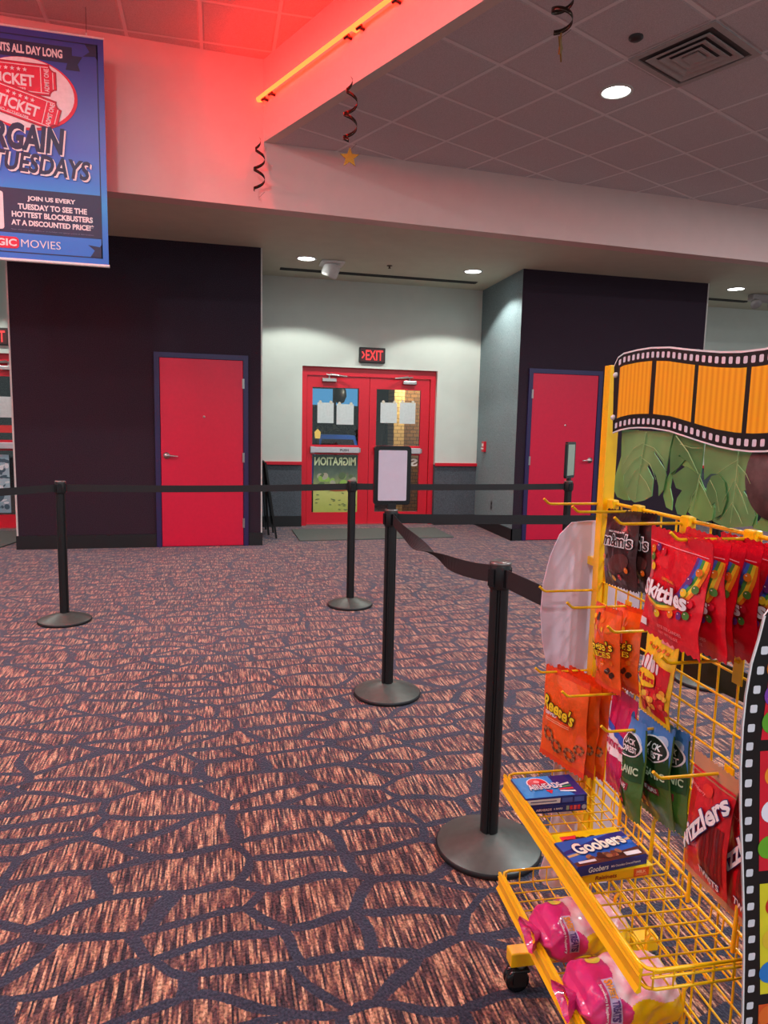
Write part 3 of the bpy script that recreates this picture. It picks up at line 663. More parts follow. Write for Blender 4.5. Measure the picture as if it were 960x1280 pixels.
# ================================================================== BANNER
YBN = 6.35
def bp(u, v): p = Yp(u, v, YBN); return p.x, p.z
xr = -.842; zt, zb = 4.426, 2.700; xl = xr-1.16
r = empty('hanging_banner', ((xl+xr)/2, YBN, zb), 'blue promotional banner hung from the ceiling, tickets and Tuesday discount text', 'banner')
bfn = lambda x, z, l: (x, YBN-.002-.0012*l, z)
m = MB(); m.box((xl, YBN-.001, zb), (xr, YBN+.003, zt), gradient_mat('banner_blue', 0, zt-zb, [(0,(44,110,206)), (.14,(52,120,214)), (.27,(40,150,226)), (.36,(46,116,214)), (.5,(58,74,186)), (.75,(56,66,166)), (1,(52,62,150))], .4)); m.build('sheet', r)
cream = pm('banner_cream', (232,222,224), .5); navy = pm('banner_navy', (34,34,74), .5); tred = pm('ticket_red', (214,22,60), .5)
m = MB(); d = .045
for A in (rect(xl+d, xr-d, zt-d-.008, zt-d), rect(xl+d, xr-d, zb+d, zb+d+.008), rect(xr-d-.008, xr-d, zb+d, zt-d), rect(xl+d, xl+d+.008, zb+d, zt-d)): put_poly(m, A, navy, bfn)
for cx, cz in ((xr-d-.05, zt-d-.06), (xr-d-.05, zb+d+.06)):
    sgn = 1 if cz > 3.5 else -1
    put_poly(m, [(cx-.06,cz-sgn*.04), (cx-.01,cz-.0), (cx-.045,cz+sgn*.055), (cx+.05,cz+sgn*.055), (cx+.05,cz-sgn*.06), (cx+.03,cz-sgn*.03)], navy, bfn)
# ribbon
a = bp(0,54); b = bp(77,70)
zr = bp(77,69)[1]+.005
put_poly(m, rect(xl+.08, bp(90,70)[0], zr-.06, zr+.06), navy, bfn, 1)
put_poly(m, [(bp(90,70)[0]-.05,zr-.11), (bp(100,80)[0],zr-.11), (bp(97,75)[0],zr-.06), (bp(103,70)[0],zr-.0), (bp(90,70)[0]-.02,zr+.0)], navy, bfn, .7)
m.build('printed_border', r)
m = MB(); xb2 = bp(78,67)[0]; put_text(m, 'DISCOUNTS ALL DAY LONG', (xb2-.66, xb2, zr-.032, zr+.032), cream, bfn, 2, bold=.04); m.build('lettering', r)
# disc and tickets
cE = (bp(20,150)); xE = bp(95,120)[0]
m = MB(); cx, cz = -1.42, bp(95,125)[1]; put_poly(m, ell(cx, cz, xE-cx+.012, .27, 48), tred, bfn, 1.5); put_poly(m, ell(cx-.008, cz+.008, xE-cx-.004, .258, 48), cream, bfn, 2); m.build('printed_disc', r)
def ticket(cx, cz, w, h, rot, lv, name):
    m = MB(); ca, sa = math.cos(rot), math.sin(rot)
    T = lambda x, z: (cx+x*ca-z*sa, cz+x*sa+z*ca)
    f = lambda x, z, l: bfn(*T(x, z), l)
    def notch(w, h, c): 
        P = []
        for sx, sz, a0 in ((1,1,PI*1.5), (-1,1,0), (-1,-1,PI/2), (1,-1,PI)):
            arc = [(sx*w/2+c*math.cos(a0-k*PI/2/4), sz*h/2+c*math.sin(a0-k*PI/2/4)) for k in range(5)]
            P += arc
        return P
    put_poly(m, notch(w, h, .05), pm('ticket_shadow', (168,14,44), .5), f, lv); put_poly(m, notch(w-.016, h-.016, .05), tred, f, lv+.3)
    for zz in (h/2-.022, -h/2+.022): put_poly(m, rect(-w/2+.06, w/2-.06, zz-.003, zz+.003), cream, f, lv+.6)
    xs = w/2-.115
    put_poly(m, rect(xs-.003, xs+.003, -h/2+.022, h/2-.022), cream, f, lv+.6)
    put_poly(m, rect(w/2-.03, w/2-.024, -h/2+.055, h/2-.055), cream, f, lv+.6)
    mid = (-w/2+xs)/2+.02
    for k in range(5): put_poly(m, star(mid+.02+(k-2)*.045, h/2-.055, .018), cream, f, lv+.6)
    put_text(m, 'TICKET', (mid-.135, mid+.175, -.058, .028), cream, f, lv+.6, bold=.03)
    put_text(m, 'NO. 0123456789', (mid-.11, mid+.11, -.09, -.07), cream, f, lv+.6, bold=.01)
    bmt = lambda x, z, l: f(xs+.042-z, x, l)
    put_text(m, 'ADMIT ONE', (-.085, .085, -.018, .018), cream, bmt, lv+.6, bold=.02)
    m.build(name, r)
c1 = bp(71,103); ticket(c1[0]-.30, c1[1]+.0, .60, .235, .01, 3, 'printed_ticket')
c2 = bp(76,152); ticket(c2[0]-.285, c2[1]+.095, .58, .225, -.26, 5, 'printed_ticket')
# brush lettering
m = MB()
for dx, dz, mt, lv in ((.012,-.012,cream,7.5), (0,0,navy,8)):
    xx = bp(81,180)[0]; zz = bp(81,192)[1]
    bx = (xx-.735+dx, xx+dx, zz-.01+dz, zz+.195+dz); put_text(m, 'BARGAIN', bx, mt, bfn, lv, bold=.045, shear=.12, rot=-.03)
    xx = bp(113,215)[0]; zz = bp(60,212)[1]
    bx = (xx-.72+dx, xx+dx, zz-.045+dz, zz+.105+dz); put_text(m, 'TUESDAYS', bx, mt, bfn, lv+1, bold=.03, shear=.15, rot=-.055)
m.build('lettering', r)
# lower panel
zc1, zc0 = bp(60,239)[1], bp(100,297)[1]
m = MB(); put_poly(m, rect(xl+d+.004, xr-d-.004, zc0, zc1), navy, bfn, 1.2)
xm2 = bp(66,270)[0]
for k, (t, u0, u1) in enumerate((('JOIN US EVERY',35,95), ('TUESDAY TO SEE THE',23,109), ('HOTTEST BLOCKBUSTERS',15,116), ('AT A DISCOUNTED PRICE!*',14,117))):
    z_ = zc1-.075-k*.062; put_text(m, t, (bp(u0,270)[0], bp(u1,270)[0], z_-.02, z_+.025), cream, bfn, 2, bold=.04)
put_text(m, '*Not valid with other offers or on holidays and special events at this location', (bp(14,290)[0], bp(117,290)[0], zc0+.018, zc0+.03), pm('banner_faint', (120,124,160), .5), bfn, 2, bold=.0)
put_poly(m, rrect(bp(-40,270)[0], bp(5,270)[0], zc0+.02, zc1-.03, .02), cream, bfn, 2)
m.build('printed_panel', r)
m = MB(); zl = bp(40,305)[1]; put_poly(m, rrect(bp(24,300)[0]-.40, bp(24,300)[0], zl-.045, zl+.045, .03), tred, bfn, 2); put_text(m, 'MAGIC', (bp(21,300)[0]-.27, bp(21,300)[0], zl-.028, zl+.028), cream, bfn, 3, bold=.03)
put_text(m, 'MOVIES', (bp(26.5,300)[0], bp(76,306)[0], zl-.03, zl+.03), cream, bfn, 2, bold=-.005); m.build('logo', r)
m = MB(); m.tube([(xl-.01, YBN, zb-.012), (xr+.006, YBN, zb-.012)], .013, white_plastic, 10); m.build('bottom_rail', r)
m = MB(); m.tube([(xl-.01, YBN, zt+.008), (xr+.006, YBN, zt+.008)], .009, white_plastic, 10); m.build('top_rail', r)
for x in (bp(108,48)[0], xl+.13):
    m = MB(); m.tube([(x,YBN,zt+.01), (x,YBN,ZU)], .002, pm('wire', (60,40,44), .4), 5); m.tube([(x,YBN,zt+.0), (x,YBN,zt+.035)], .007, white_plastic, 6); m.build('hanging_wire', r)

# ================================================================== STANCHIONS
HS = 1.0
def make_stanchion(loc, label):
    r = empty('belt_stanchion', (0,0,0), label, 'stanchion', 'belt stanchions'); r['_w'] = 0
    m = MB(); m.lathe([(0,0), (.176,0), (.18,.004), (.18,.016), (.176,.02)], black_rubber, n=64); m.lathe([(.176,.02), (.165,.026), (.05,.062), (.034,.066), (.0,.066)], base_metal, n=64); m.build('base', r)
    m = MB(); prof = []
    n = 64
    for k in range(n):
        a = 2*PI*k/n; g = min(abs((a % (PI/2))-PI/4), 9); rr = .031-(.006 if g < .16 else 0); prof.append((rr*math.cos(a), rr*math.sin(a)))
    m.prism(prof, lambda X, Y, D: (X, Y, D), .06, HS-.075, black_plastic); m.build('post', r)
    m = MB(); m.lathe([(.034,HS-.085), (.036,HS-.08), (.036,HS-.012), (.034,HS-.006)], black_plastic, n=32)
    for k in range(4):
        a = k*PI/2; c, s = math.cos(a), math.sin(a)
        bm = bmesh.new(); bmesh.ops.create_cube(bm, size=1)
        for v in bm.verts:
            X, Y, Z = .034+v.co.x*.012, v.co.y*.028, HS-.046+v.co.z*.058; v.co = Vector((X*c-Y*s, X*s+Y*c, Z))
        m.bm(bm, black_gloss)
    m.build('belt_head', r)
    m = MB(); m.lathe([(.034,HS-.006), (.036,HS-.004), (.036,HS+.002), (.030,HS+.006), (0,HS+.006)], pm('cap_metal', (120,112,110), .3, .7), n=32); tag(m.build('cap', r), 'grey metal top cap')
    r.location = loc; return r
sA = make_stanchion((-1.051,5.243,0), 'black belt stanchion standing alone in front of the left dark block')
ST = {'A': (-1.051,5.243), 'B': (1.04,5.37), 'C': (.891,3.511), 'D': (.905,2.097), 'E': (2.92,5.4), 'F': (2.76,3.36), 'G': (1.10,.12), 'I': (-2.75,3.9)}
for k, lab in (('B','black belt stanchion in front of the middle glazed doors'), ('C','black belt stanchion carrying the blank sign turned to the viewer'), ('D','nearest black belt stanchion, just left of the yellow rack'),
               ('E','black belt stanchion with edge-on sign in front of the right red door'), ('F','stanchion mostly hidden behind the rack, only its base seen through the grid'), ):
    dup(sA, (*ST[k], 0), {'D': .35, 'C': .1}.get(k, 0), lab)
dup(sA, (*ST['G'], 0), 0, 'stanchion out of sight behind the near end of the rack'); dup(sA, (*ST['I'], 0), 0, 'stanchion out of the picture on the left')
def belt(a, b, label, sag=.0, twist=0, z=.955, w=.05):
    a, b = Vector((*ST[a], z)), Vector((*ST[b], z)); d = (b-a).normalized(); a = a+d*.041; b = b-d*.041; n = Vector((-d.y, d.x, 0))
    N = 40; vs = []; fs = []
    for k in range(N+1):
        t = k/N; c = a.lerp(b, t)-Vector((0,0,sag*4*t*(1-t))); ang = twist*max(0, min(1, (t-.12)/.62))
        ang = ang if twist == 0 else twist*(3*(ang/twist)**2-2*(ang/twist)**3)
        u = Vector((0,0,1))*math.cos(ang)+n*math.sin(ang); q = n*math.cos(ang)-Vector((0,0,1))*math.sin(ang)
        for s1, s2 in ((-1,-1), (1,-1), (1,1), (-1,1)): vs.append(c+u*(s1*w/2)+q*(s2*.001))
    for k in range(N):
        for i in range(4): fs.append((4*k+i, 4*k+(i+1) % 4, 4*k+4+(i+1) % 4, 4*k+4+i))
    fs += [(0,1,2,3), (4*N,4*N+1,4*N+2,4*N+3)]
    m = MB(); m.add(vs, fs, belt_mat); mid = a.lerp(b, .5); o = m.build('barrier_belt', loc=(mid.x, mid.y, z-.03)); tag(o, label, 'belt', 'barrier belts')
belt('A', 'B', 'black barrier belt crossing in front of the left red door', .012)
belt('B', 'E', 'black barrier belt running past the glazed doors to the right red door', .006)
belt('A', 'I', 'black barrier belt leaving the picture at the left edge', .01)
belt('C', 'F', 'black barrier belt from the sign stanchion to behind the rack', .006)
belt('C', 'D', 'sagging twisted black barrier belt between the two nearest stanchions', .06, PI, w=.06)
belt('D', 'G', 'black barrier belt from the nearest stanchion behind the rack', .01, w=.06)
# sign holders
def sign_holder(k, ang, w, h, label, z0, mat):
    x, y = ST[k]; r = empty('sign_holder', (x, y, HS+.006), label, 'sign', 'blank sign holders', rotz=ang)
    m = MB(); m.prism(rrect(-w/2, w/2, z0, z0+h, .018), lambda X, Z, D: (X, D, Z), -.011, .011, black_gloss); m.build('frame', r)
    for s in (-1, 1):
        m = MB(); m.prism(rrect(-w/2+.022, w/2-.022, z0+.022, z0+h-.022, .006), lambda X, Z, D: (X, D, Z), s*.0115, s*.0125, mat); m.build('sheet', r)
    m = MB(); m.box((-.022,-.012,0), (.022,.012,z0+.006), black_plastic); m.build('bracket', r)
sign_holder('C', -.02, .195, .305, 'blank white sign in black frame on the stanchion before the doors', .022, sign_sheet)
sign_holder('E', .72, .195, .305, 'blank sign in black frame turned aside before the right red door', .022, pm('plain_grey_sheet', (150,160,146), .35))

# A-frame board
r = empty('folding_board', (.66,9.2,0), 'folded black A-frame board leaning beside the left block', 'sign board')
for s, xa, xb, y_ in ((0, .60, .735, 8.95), (1, .60, .66, 9.25)):
    m = MB()
    for yy in (y_-.24, y_+.24): m.box((-.012, yy-.015, 0), (.012, yy+.015, 1.0), black_plastic, lambda c: (xb+(xa-xb)*c.z+c.x, c.y, c.z*.95))
    m.box((-.006, y_-.24, .14), (.006, y_+.24, .99), black_gloss, lambda c: (xb+(xa-xb)*c.z+c.x, c.y, c.z*.95)); m.build('board_leaf', r)
# doormat
m = MB(); m.prism([(1.0,9.40), (1.0,8.47), (3.02,8.55), (3.02,9.40)], lambda x, y, d: (x, y, d), .001, .012, pm('entrance_mat', (92,96,92), .95, noise=.25, scale=90)); o = m.build('doormat', loc=(2,8.95,0)); tag(o, 'grey entrance mat in front of the glazed doors', 'doormat')
m = MB(); m.prism([(-4.0,9.6), (-4.0,8.2), (-2.35,8.2), (-2.2,8.9), (-2.2,9.6)], lambda x, y, d: (x, y, d), .001, .012, pm('entrance_mat', (92,96,92), .95)); o = m.build('doormat', loc=(-3,8.9,0)); tag(o, 'grey entrance mat at the left edge beyond the dark block', 'doormat')

#RACK-BEGIN#
# ================================================================== CANDY RACK (local frame: x along the rack towards the near end, y = -outward, z up)
G = Vector((.9285, 1.5304, 0)); PHI = .0583
AXv = Vector((-math.sin(PHI), -math.cos(PHI), 0)); PE = Vector((-math.cos(PHI), math.sin(PHI), 0)); RZ = math.atan2(AXv.y, AXv.x)
def rk(u, v, s=0):
    P = on(u, v, PE, PE.dot(G+s*PE)); return (P-G).dot(AXv), P.z
def rkT(u, v, t):
    P = on(u, v, AXv, AXv.dot(G+t*AXv)); return (P-G).dot(PE), P.z
def RW(t, s, z): return G+t*AXv+s*PE+Vector((0,0,z))
rack = empty('candy_rack', G, 'yellow wire candy display rack on casters with film strip boards', 'display rack', rotz=RZ)
def P3(t, s, z): return Vector((t, -s, z))
NE = .655
# uprights
for t0, t1, zt_ in ((-.016,.014,1.592), (NE-.012,NE+.018,1.55)):
    m = MB(); m.box((t0,-.014,.09), (t1,.016,zt_), yellow, bev=.002); m.build('upright', rack)
# wire grid
m = MB(); W = .0024
tv = [.0185+.0553*k for k in range(12) if .0185+.0553*k < NE-.02]
zh = [.958+.054*k for k in range(-13, 6)]
for t in tv: m.tube([P3(t,-.004,.25), P3(t,-.004,1.262)], W, yellow, 6)
for z in zh: m.tube([P3(0,.0,z), P3(NE,.0,z)], W, yellow, 6)
m.tube([P3(0,-.004,1.264), P3(NE,-.004,1.264)], .0042, yellow, 8)
m.build('wire_grid', rack)
# hooks
for row, z in enumerate((1.258, 1.04, .832)):
    for j, t in enumerate((-.012, .145, .332, .522)):
        if row == 1 and j == 3: z_ = 1.042
        else: z_ = z
        m = MB(); m.tube([P3(t,-.004,z_-.018), P3(t,.002,z_-.006), P3(t,.012,z_), P3(t,.135,z_-.001), P3(t,.142,z_+.001), P3(t,.154,z_+.012)], .0031, yellow, 8)
        m.box((t-.013,-.005,z_-.045), (t+.013,-.002,z_+.012), yellow, bev=.001); m.build('hook', rack)
# clips on the top wire
for t in (.04, .155, .34, .525):
    m = MB(); m.box((t-.014,-.009,1.240), (t+.014,.009,1.274), yellow, bev=.003); m.build('grid_clip', rack)
# shelves
def shelf(zr, zf, s1, t0, t1):
    m = MB(); c = .02
    def loop(z, r): m.tube([P3(t0,.012,z), P3(t0,s1-c,z), P3(t0+c*.3,s1-c*.3,z), P3(t0+c,s1,z), P3(t1-c,s1,z), P3(t1-c*.3,s1-c*.3,z), P3(t1,s1-c,z), P3(t1,.012,z)], r, yellow, 8, closed=True)
    loop(zr, .0034); loop(zf+.003, .0028); m.tube([P3(t1,.012,(zr+zf)/2+.006), P3(t1,s1-.01,(zr+zf)/2+.006)], .0024, yellow, 6)
    n = int((t1-t0)/.0325)
    for k in range(1, n): t = t0+(t1-t0)*k/n; m.tube([P3(t,.006,zr-.004), P3(t,.009,zf+.003), P3(t,.02,zf), P3(t,s1-.004,zf), P3(t,s1-.002,zr-.008)], .0019, yellow, 6)
    for k in range(6): s = .026+(s1-.04)*k/5; m.tube([P3(t0,s,zr), P3(t0,s,zf+.006), P3(t0+.008,s,zf-.0035), P3(t1-.008,s,zf-.0035), P3(t1,s,zf+.006), P3(t1,s,zr)], .0019, yellow, 6)
    sh = m.build('wire_shelf', rack)
    m = MB(); prof = [(s1+.002,zr+.002), (s1+.008,zr+.004), (s1+.010,zr-.002), (s1+.0075,zr-.006), (s1+.0105,zr-.010), (s1+.0085,zr-.014), (s1+.008,zf+.006), (s1+.014,zf-.002), (s1+.010,zf-.005), (s1+.003,zf-.003), (s1+.005,zr-.012)]
    m.prism(prof, lambda a, b, d: P3(d, a, b), t0+.004, t1-.004, yellow); m.build('price_rail', sh)
    # raised wire bracket fence at the back
    for k in range(5):
        m = MB(); t = t0+.06+(t1-t0-.12)*k/4
        m.tube([P3(t,.004,zf+.10), P3(t,.016,zf+.085), P3(t,.018,zf-.002)], .004, yellow, 8); m.build('shelf_bracket', sh)
    return sh
shelf(.573, .536, .222, .0, .648); shelf(.309, .270, .224, .0, .66)
# feet and casters
for t, vis in ((.03, 1), (.66, 0)):
    m = MB(); m.box((t-.018,-.205,.074), (t+.018,.205,.112), yellow, bev=.003); m.build('foot_bar', rack)
    for sy in (.172, -.188):
        m = MB(); q = P3(t, sy, 0)
        m.tube([q+Vector((0,0,.074)), q+Vector((0,0,.064))], .014, steel, 12)
        m.box((q.x-.020,q.y-.020,.056), (q.x+.020,q.y+.020,.065), black_plastic, bev=.003)
        for d in (-1, 1): m.box((q.x+d*.0205-.0015,q.y-.024,.022), (q.x+d*.0205+.0015,q.y+.010,.060), black_plastic)
        c = m.build('caster', rack)
        m = MB()
        m.lathe([(0,-.016), (.012,-.016), (.028,-.016), (.031,-.012), (.031,-.003), (.027,-.001), (.027,.001), (.031,.003), (.031,.012), (.028,.016), (.012,.016), (0,.016)], black_gloss, (q.x, q.y-.010, .0312), 28, Matrix.Rotation(PI/2, 3, 'Y'))
        m.lathe([(.011,.0162), (.011,.0185), (0,.0185)], pm('hub_grey', (150,150,150), .4), (q.x, q.y-.010, .0312), 16, Matrix.Rotation(PI/2, 3, 'Y')); m.build('wheel', c)

# wavy film strip header board
sH = .016
top = [(.034,1.586), (.05,1.604), (.075,1.611), (.134,1.613), (.19,1.612), (.257,1.606), (.31,1.597), (.363,1.589), (.42,1.581), (.476,1.576), (.534,1.575), (.60,1.581), (.655,1.592), (.70,1.606)]
bot = [(.046,1.434), (.08,1.441), (.118,1.4455), (.155,1.447), (.21,1.4465), (.278,1.441), (.33,1.432), (.384,1.4225), (.43,1.4155), (.476,1.411), (.52,1.4095), (.555,1.411), (.62,1.420), (.70,1.440)]
def interp(P, t):
    for (a, b), (c, d) in zip(P, P[1:]):
        if a <= t <= c: return b+(d-b)*(t-a)/(c-a)
    return P[0][1] if t < P[0][0] else P[-1][1]
edge_white = pm('board_edge_white', (228,224,226), .5)
m = MB(); m.prism(top+bot[::-1], lambda t, z, d: P3(t, d, z), sH-.003, sH, film_black, edge_white)
m.prism([(t, z+.0035) for t, z in top]+[(t, z) for t, z in top[::-1]], lambda t, z, d: P3(t, d, z), sH-.003, sH+.0002, edge_white)
m.prism([(t, z-.003) for t, z in bot]+[(t, z) for t, z in bot[::-1]], lambda t, z, d: P3(t, d, z), sH-.003, sH+.0002, edge_white)
hd = m.build('header_board', rack)
fnH = lambda t, z, l: P3(t, sH+.0004*l, z)
m = MB()
for k in range(33):
    t = .061+.0195*k
    if t > .69: break
    zc = interp(top, t)-.0125; sl = (interp(top, t+.01)-interp(top, t-.01))/.02
    m.flat([(x, z+sl*(x-t)) for x, z in rrect(t-.0052, t+.0052, zc-.0062, zc+.0062, .0025)], lambda x, z: fnH(x, z, 1), film_hole)
    zc = interp(bot, t)+.0125; sl = (interp(bot, t+.01)-interp(bot, t-.01))/.02
    if t > .055: m.flat([(x, z+sl*(x-t)) for x, z in rrect(t-.0052, t+.0052, zc-.0062, zc+.0062, .0025)], lambda x, z: fnH(x, z, 1), film_hole)
o = m.build('film_holes', hd); o['kind'] = 'stuff'
def stripes(name, c, d, freq):
    mt = bpy.data.materials.new(name); mt.use_nodes = True; nt = mt.node_tree; b = nt.nodes['Principled BSDF']
    tc = nd(nt, 'ShaderNodeTexCoord'); sx = nd(nt, 'ShaderNodeSeparateXYZ'); nt.links.new(tc.outputs['Object'], sx.inputs[0])
    r = ramp(nt, math_n(nt, 'FRACT', math_n(nt, 'MULTIPLY', sx.outputs[0], freq)), [(0,c), (.4,d), (.6,d), (1,c)]); nt.links.new(r.outputs['Color'], b.inputs['Base Color']); b.inputs['Roughness'].default_value = .4
    return mt
fy = stripes('frame_yellow', (228,150,14), (246,182,28), 62)
for a, b in ((.063,.197), (.214,.348), (.360,.495), (.507,.642)):
    n = 8; P = [(a+(b-a)*k/n, interp(bot, a+(b-a)*k/n)+.0285) for k in range(n+1)]+[(b-(b-a)*k/n, interp(top, b-(b-a)*k/n)-.0255) for k in range(n+1)]
    m = MB(); m.flat(P, lambda x, z: fnH(x, z, 1), fy); m.build('film_frame', hd)
for z in (1.566, 1.468):
    m = MB(); m.lathe([(.0065,0), (.0065,.003), (.004,.006), (0,.0065)], white_plastic, P3(.047, sH, z), 16, Matrix.Rotation(PI/2, 3, 'X')); m.build('rivet', hd)
# printed leaves under the header
leaf_greens = [((112,162,100),(84,134,78)), ((92,146,84),(70,118,66)), ((120,172,94),(88,140,74))]
def leaf_mat(i):
    nm = 'leaf_green_%d' % i
    if nm in MATS: return MATS[nm]
    c, d = leaf_greens[i]; mt = bpy.data.materials.new(nm); mt.use_nodes = True; nt = mt.node_tree; b = nt.nodes['Principled BSDF']
    tc = nd(nt, 'ShaderNodeTexCoord'); n = nd(nt, 'ShaderNodeTexNoise'); n.inputs['Scale'].default_value = 9; nt.links.new(tc.outputs['Object'], n.inputs['Vector'])
    r = ramp(nt, n.outputs['Fac'], [(.35,d), (.65,c)]); nt.links.new(r.outputs['Color'], b.inputs['Base Color']); b.inputs['Roughness'].default_value = .5; MATS[nm] = mt; return mt
lbm = MB()
lb = None
leaves = [  # outlines in crop pixels (x4, offset 720,420), depth level, tone
    ([(230,470),(228,520),(226,600),(196,700),(190,770),(205,805),(240,820),(268,822),(250,780),(238,720),(232,640),(300,560),(310,470)], 0, 2),
    ([(232,470),(240,560),(226,620),(226,680),(240,700),(238,760),(268,815),(292,832),(340,822),(378,800),(386,716),(356,655),(362,640),(400,700),(412,752),(412,800),(436,770),(450,700),(444,668),(392,588),(390,572),(432,630),(450,676),(456,640),(470,560),(490,480)], 2, 0),
    ([(480,478),(470,600),(470,680),(446,730),(436,800),(450,856),(478,872),(482,820),(470,760),(480,700),(520,640),(610,690),(630,590),(644,520)], 0, 2),
    ([(492,482),(470,590),(472,690),(510,660),(545,620),(512,600),(520,596),(560,630),(606,690),(600,760),(560,822),(600,800),(622,700),(634,600),(640,530)], 1, 1),
    ([(480,700),(500,760),(530,772),(505,810),(495,850),(506,890),(540,900),(580,830),(608,750),(604,690),(550,650)], 1, 1),
    ([(616,700),(640,760),(690,840),(686,880),(680,920),(640,930),(580,900),(560,880),(590,800)], 2, 2),
    ([(648,530),(640,600),(640,720),(672,690),(712,690),(740,720),(756,790),(750,850),(720,905),(690,912),(696,860),(650,760),(650,900),(690,930),(760,960),(880,950),(896,900),(880,840),(836,776),(848,770),(890,820),(905,860),(920,830),(880,770),(872,700),(880,640),(910,590),(820,560),(740,545)], 1, 0),
    ([(655,745),(650,790),(680,845),(694,830),(700,880),(690,912),(730,890),(752,820),(742,730),(712,690),(676,700)], 3, 1),
    ([(880,840),(896,900),(884,960),(930,975),(1010,985),(1010,860),(960,800),(920,830),(935,895),(900,945),(905,880)], 0, 2)]
pr_l = lambda P, s: [rk(720+x/4, 420+y/4, s) for x, y in P]
lroot = None
for i, (P, lv, tone) in enumerate(leaves):
    s0 = .001+lv*.0022; m = MB(); m.prism(pr_l(P, s0+.002), lambda t, z, d: P3(t, d, z), s0, s0+.002, leaf_mat(tone))
    m.build('printed_leaf', rack)
vein = pm('leaf_vein', (150,190,128), .5)
vl = [((350,480),(330,600),(296,815)), ((344,530),(290,560),(236,640)), ((336,590),(290,620),(240,690)), ((330,640),(285,690),(250,760)), ((340,540),(390,560),(440,620)), ((330,610),(370,640),(400,720)), ((318,690),(350,730),(372,780)),
      ((500,500),(560,580),(612,690)), ((520,540),(580,560),(630,560)), ((620,690),(600,790),(580,880)), ((612,720),(640,770),(680,860)), ((608,760),(580,800),(570,860)),
      ((812,575),(800,720),(772,935)), ((808,620),(760,650),(700,690)), ((806,640),(850,690),(872,740)), ((796,720),(770,760),(730,830)), ((796,730),(830,800),(860,890)), ((784,830),(750,880),(720,920)), ((782,840),(810,890),(830,940)), ((670,720),(700,780),(716,880))]
for a, b, c in vl:
    m = MB(); q = [P3(rk(720+x/4, 420+y/4, .0105)[0], .0105, rk(720+x/4, 420+y/4, .0105)[1]) for x, y in (a, b, c)]; m.tube(q, [.0007,.0006,.0003] if a[0] not in (350,812,620,500) else [.0012,.001,.0005], vein, 5); m.build('leaf_vein', rack)
t, z = rk(945, 591, .006); m = MB(); m.lathe([(.070,-.0022), (.070,0), (0,0)], pm('dark_print', (84,72,72), .8, noise=.35, scale=60), P3(t+.047, .0085, z-.006), 40, Matrix.Rotation(PI/2, 3, 'X')); tag(m.build('printed_disc', rack), 'dark grey brown round print')

# side panels
TF = -.05
far = [rkT(u, v, TF) for u, v in ((735,651),(715,653),(700,668),(688,695),(679,730),(676,765),(678,800),(683,830),(690,900),(693,950),(690,1020),(681,1070),(674,1092),(678,1104),(690,1110))]
far += [(-.10,far[-1][1]), (-.125,.27), (-.135,.33), (-.118,.45), (-.112,.58), (-.125,.75), (-.138,.88), (-.14,1.0), (-.128,1.11), (-.11,1.18), (-.07,1.212)]
m = MB(); m.prism(far, lambda s, z, d: P3(d, s, z), TF-.0035, TF, lilac_lit_sheet)
tag(m.build('side_panel', rack), 'plain glossy white inner face of far side panel')
m = MB()
for z in (.42, 1.10): m.box((TF,-.012,z), (-.010,.012,z+.02), yellow)
m.build('panel_mount', rack)
TN = .705
nr = [(955.6,770),(948,800),(939,830),(932,870),(928,909),(925.5,960),(925.5,1010),(927.5,1070),(929.5,1145),(929.5,1200),(928,1280)]
nr = [rkT(u, v, TN) for u, v in nr]
outl = [(-.10,1.20), (-.06,1.225), (.05,1.222), (.085,1.212)]+nr+[(nr[-1][0]-.012,.33), (nr[-1][0]-.03,.262), (-.08,.25), (-.115,.27), (-.135,.5), (-.14,.9), (-.125,1.10)]
m = MB(); m.prism(outl, lambda s, z, d: P3(d, s, z), TN-.003, TN, film_black, edge_white)
cx_, cz_ = 0, .75
m.prism([(s, z) for s, z in nr]+[(s-.0022, z) for s, z in nr[::-1]], lambda s, z, d: P3(d, s, z), TN-.003, TN+.0003, edge_white)
npn = m.build('side_panel', rack); tag(npn, 'film strip printed near side panel')
fnN = lambda s, z, l: P3(TN+.0004*l, s, z)
hol = [(955.6,813),(950.5,838),(946,862),(942,886),(939,910),(937,933),(936,954),(935.3,979),(935.3,1003),(935.2,1026),(935.8,1047),(936,1069),(936.8,1091),(937.4,1112),(938.2,1133),(939,1154),(939.5,1174),(939.5,1195.5),(939.5,1216),(938.7,1236),(937.4,1257),(936.3,1276)]
hz = [rkT(u, v, TN) for u, v in hol]
st_ = hz[-1]
hz += [(st_[0]-.002*k, st_[1]-.0208*k) for k in range(1, 5)]
m = MB()
for s, z in hz: m.flat(rrect(s-.0058, s+.0058, z-.0062, z+.0062, .0025), lambda x, y: fnN(x, y, 1), film_hole)
o = m.build('film_holes', npn); o['kind'] = 'stuff'
fr_cols = [((965,812),(951,925),(216,26,48)), ((950,939),(948.5,1089),(216,26,48)), ((949.5,1105),(950,1243),(222,206,40)), ((948,1256),(946,1330),(226,84,36))]
cand = [((226,120,30), (120,60,160), (92,160,44)), ((240,140,40), (236,226,240), (104,170,40)), ((200,44,30), (230,190,50), (40,120,200)), ((236,110,40), (200,40,40), (240,180,60))]
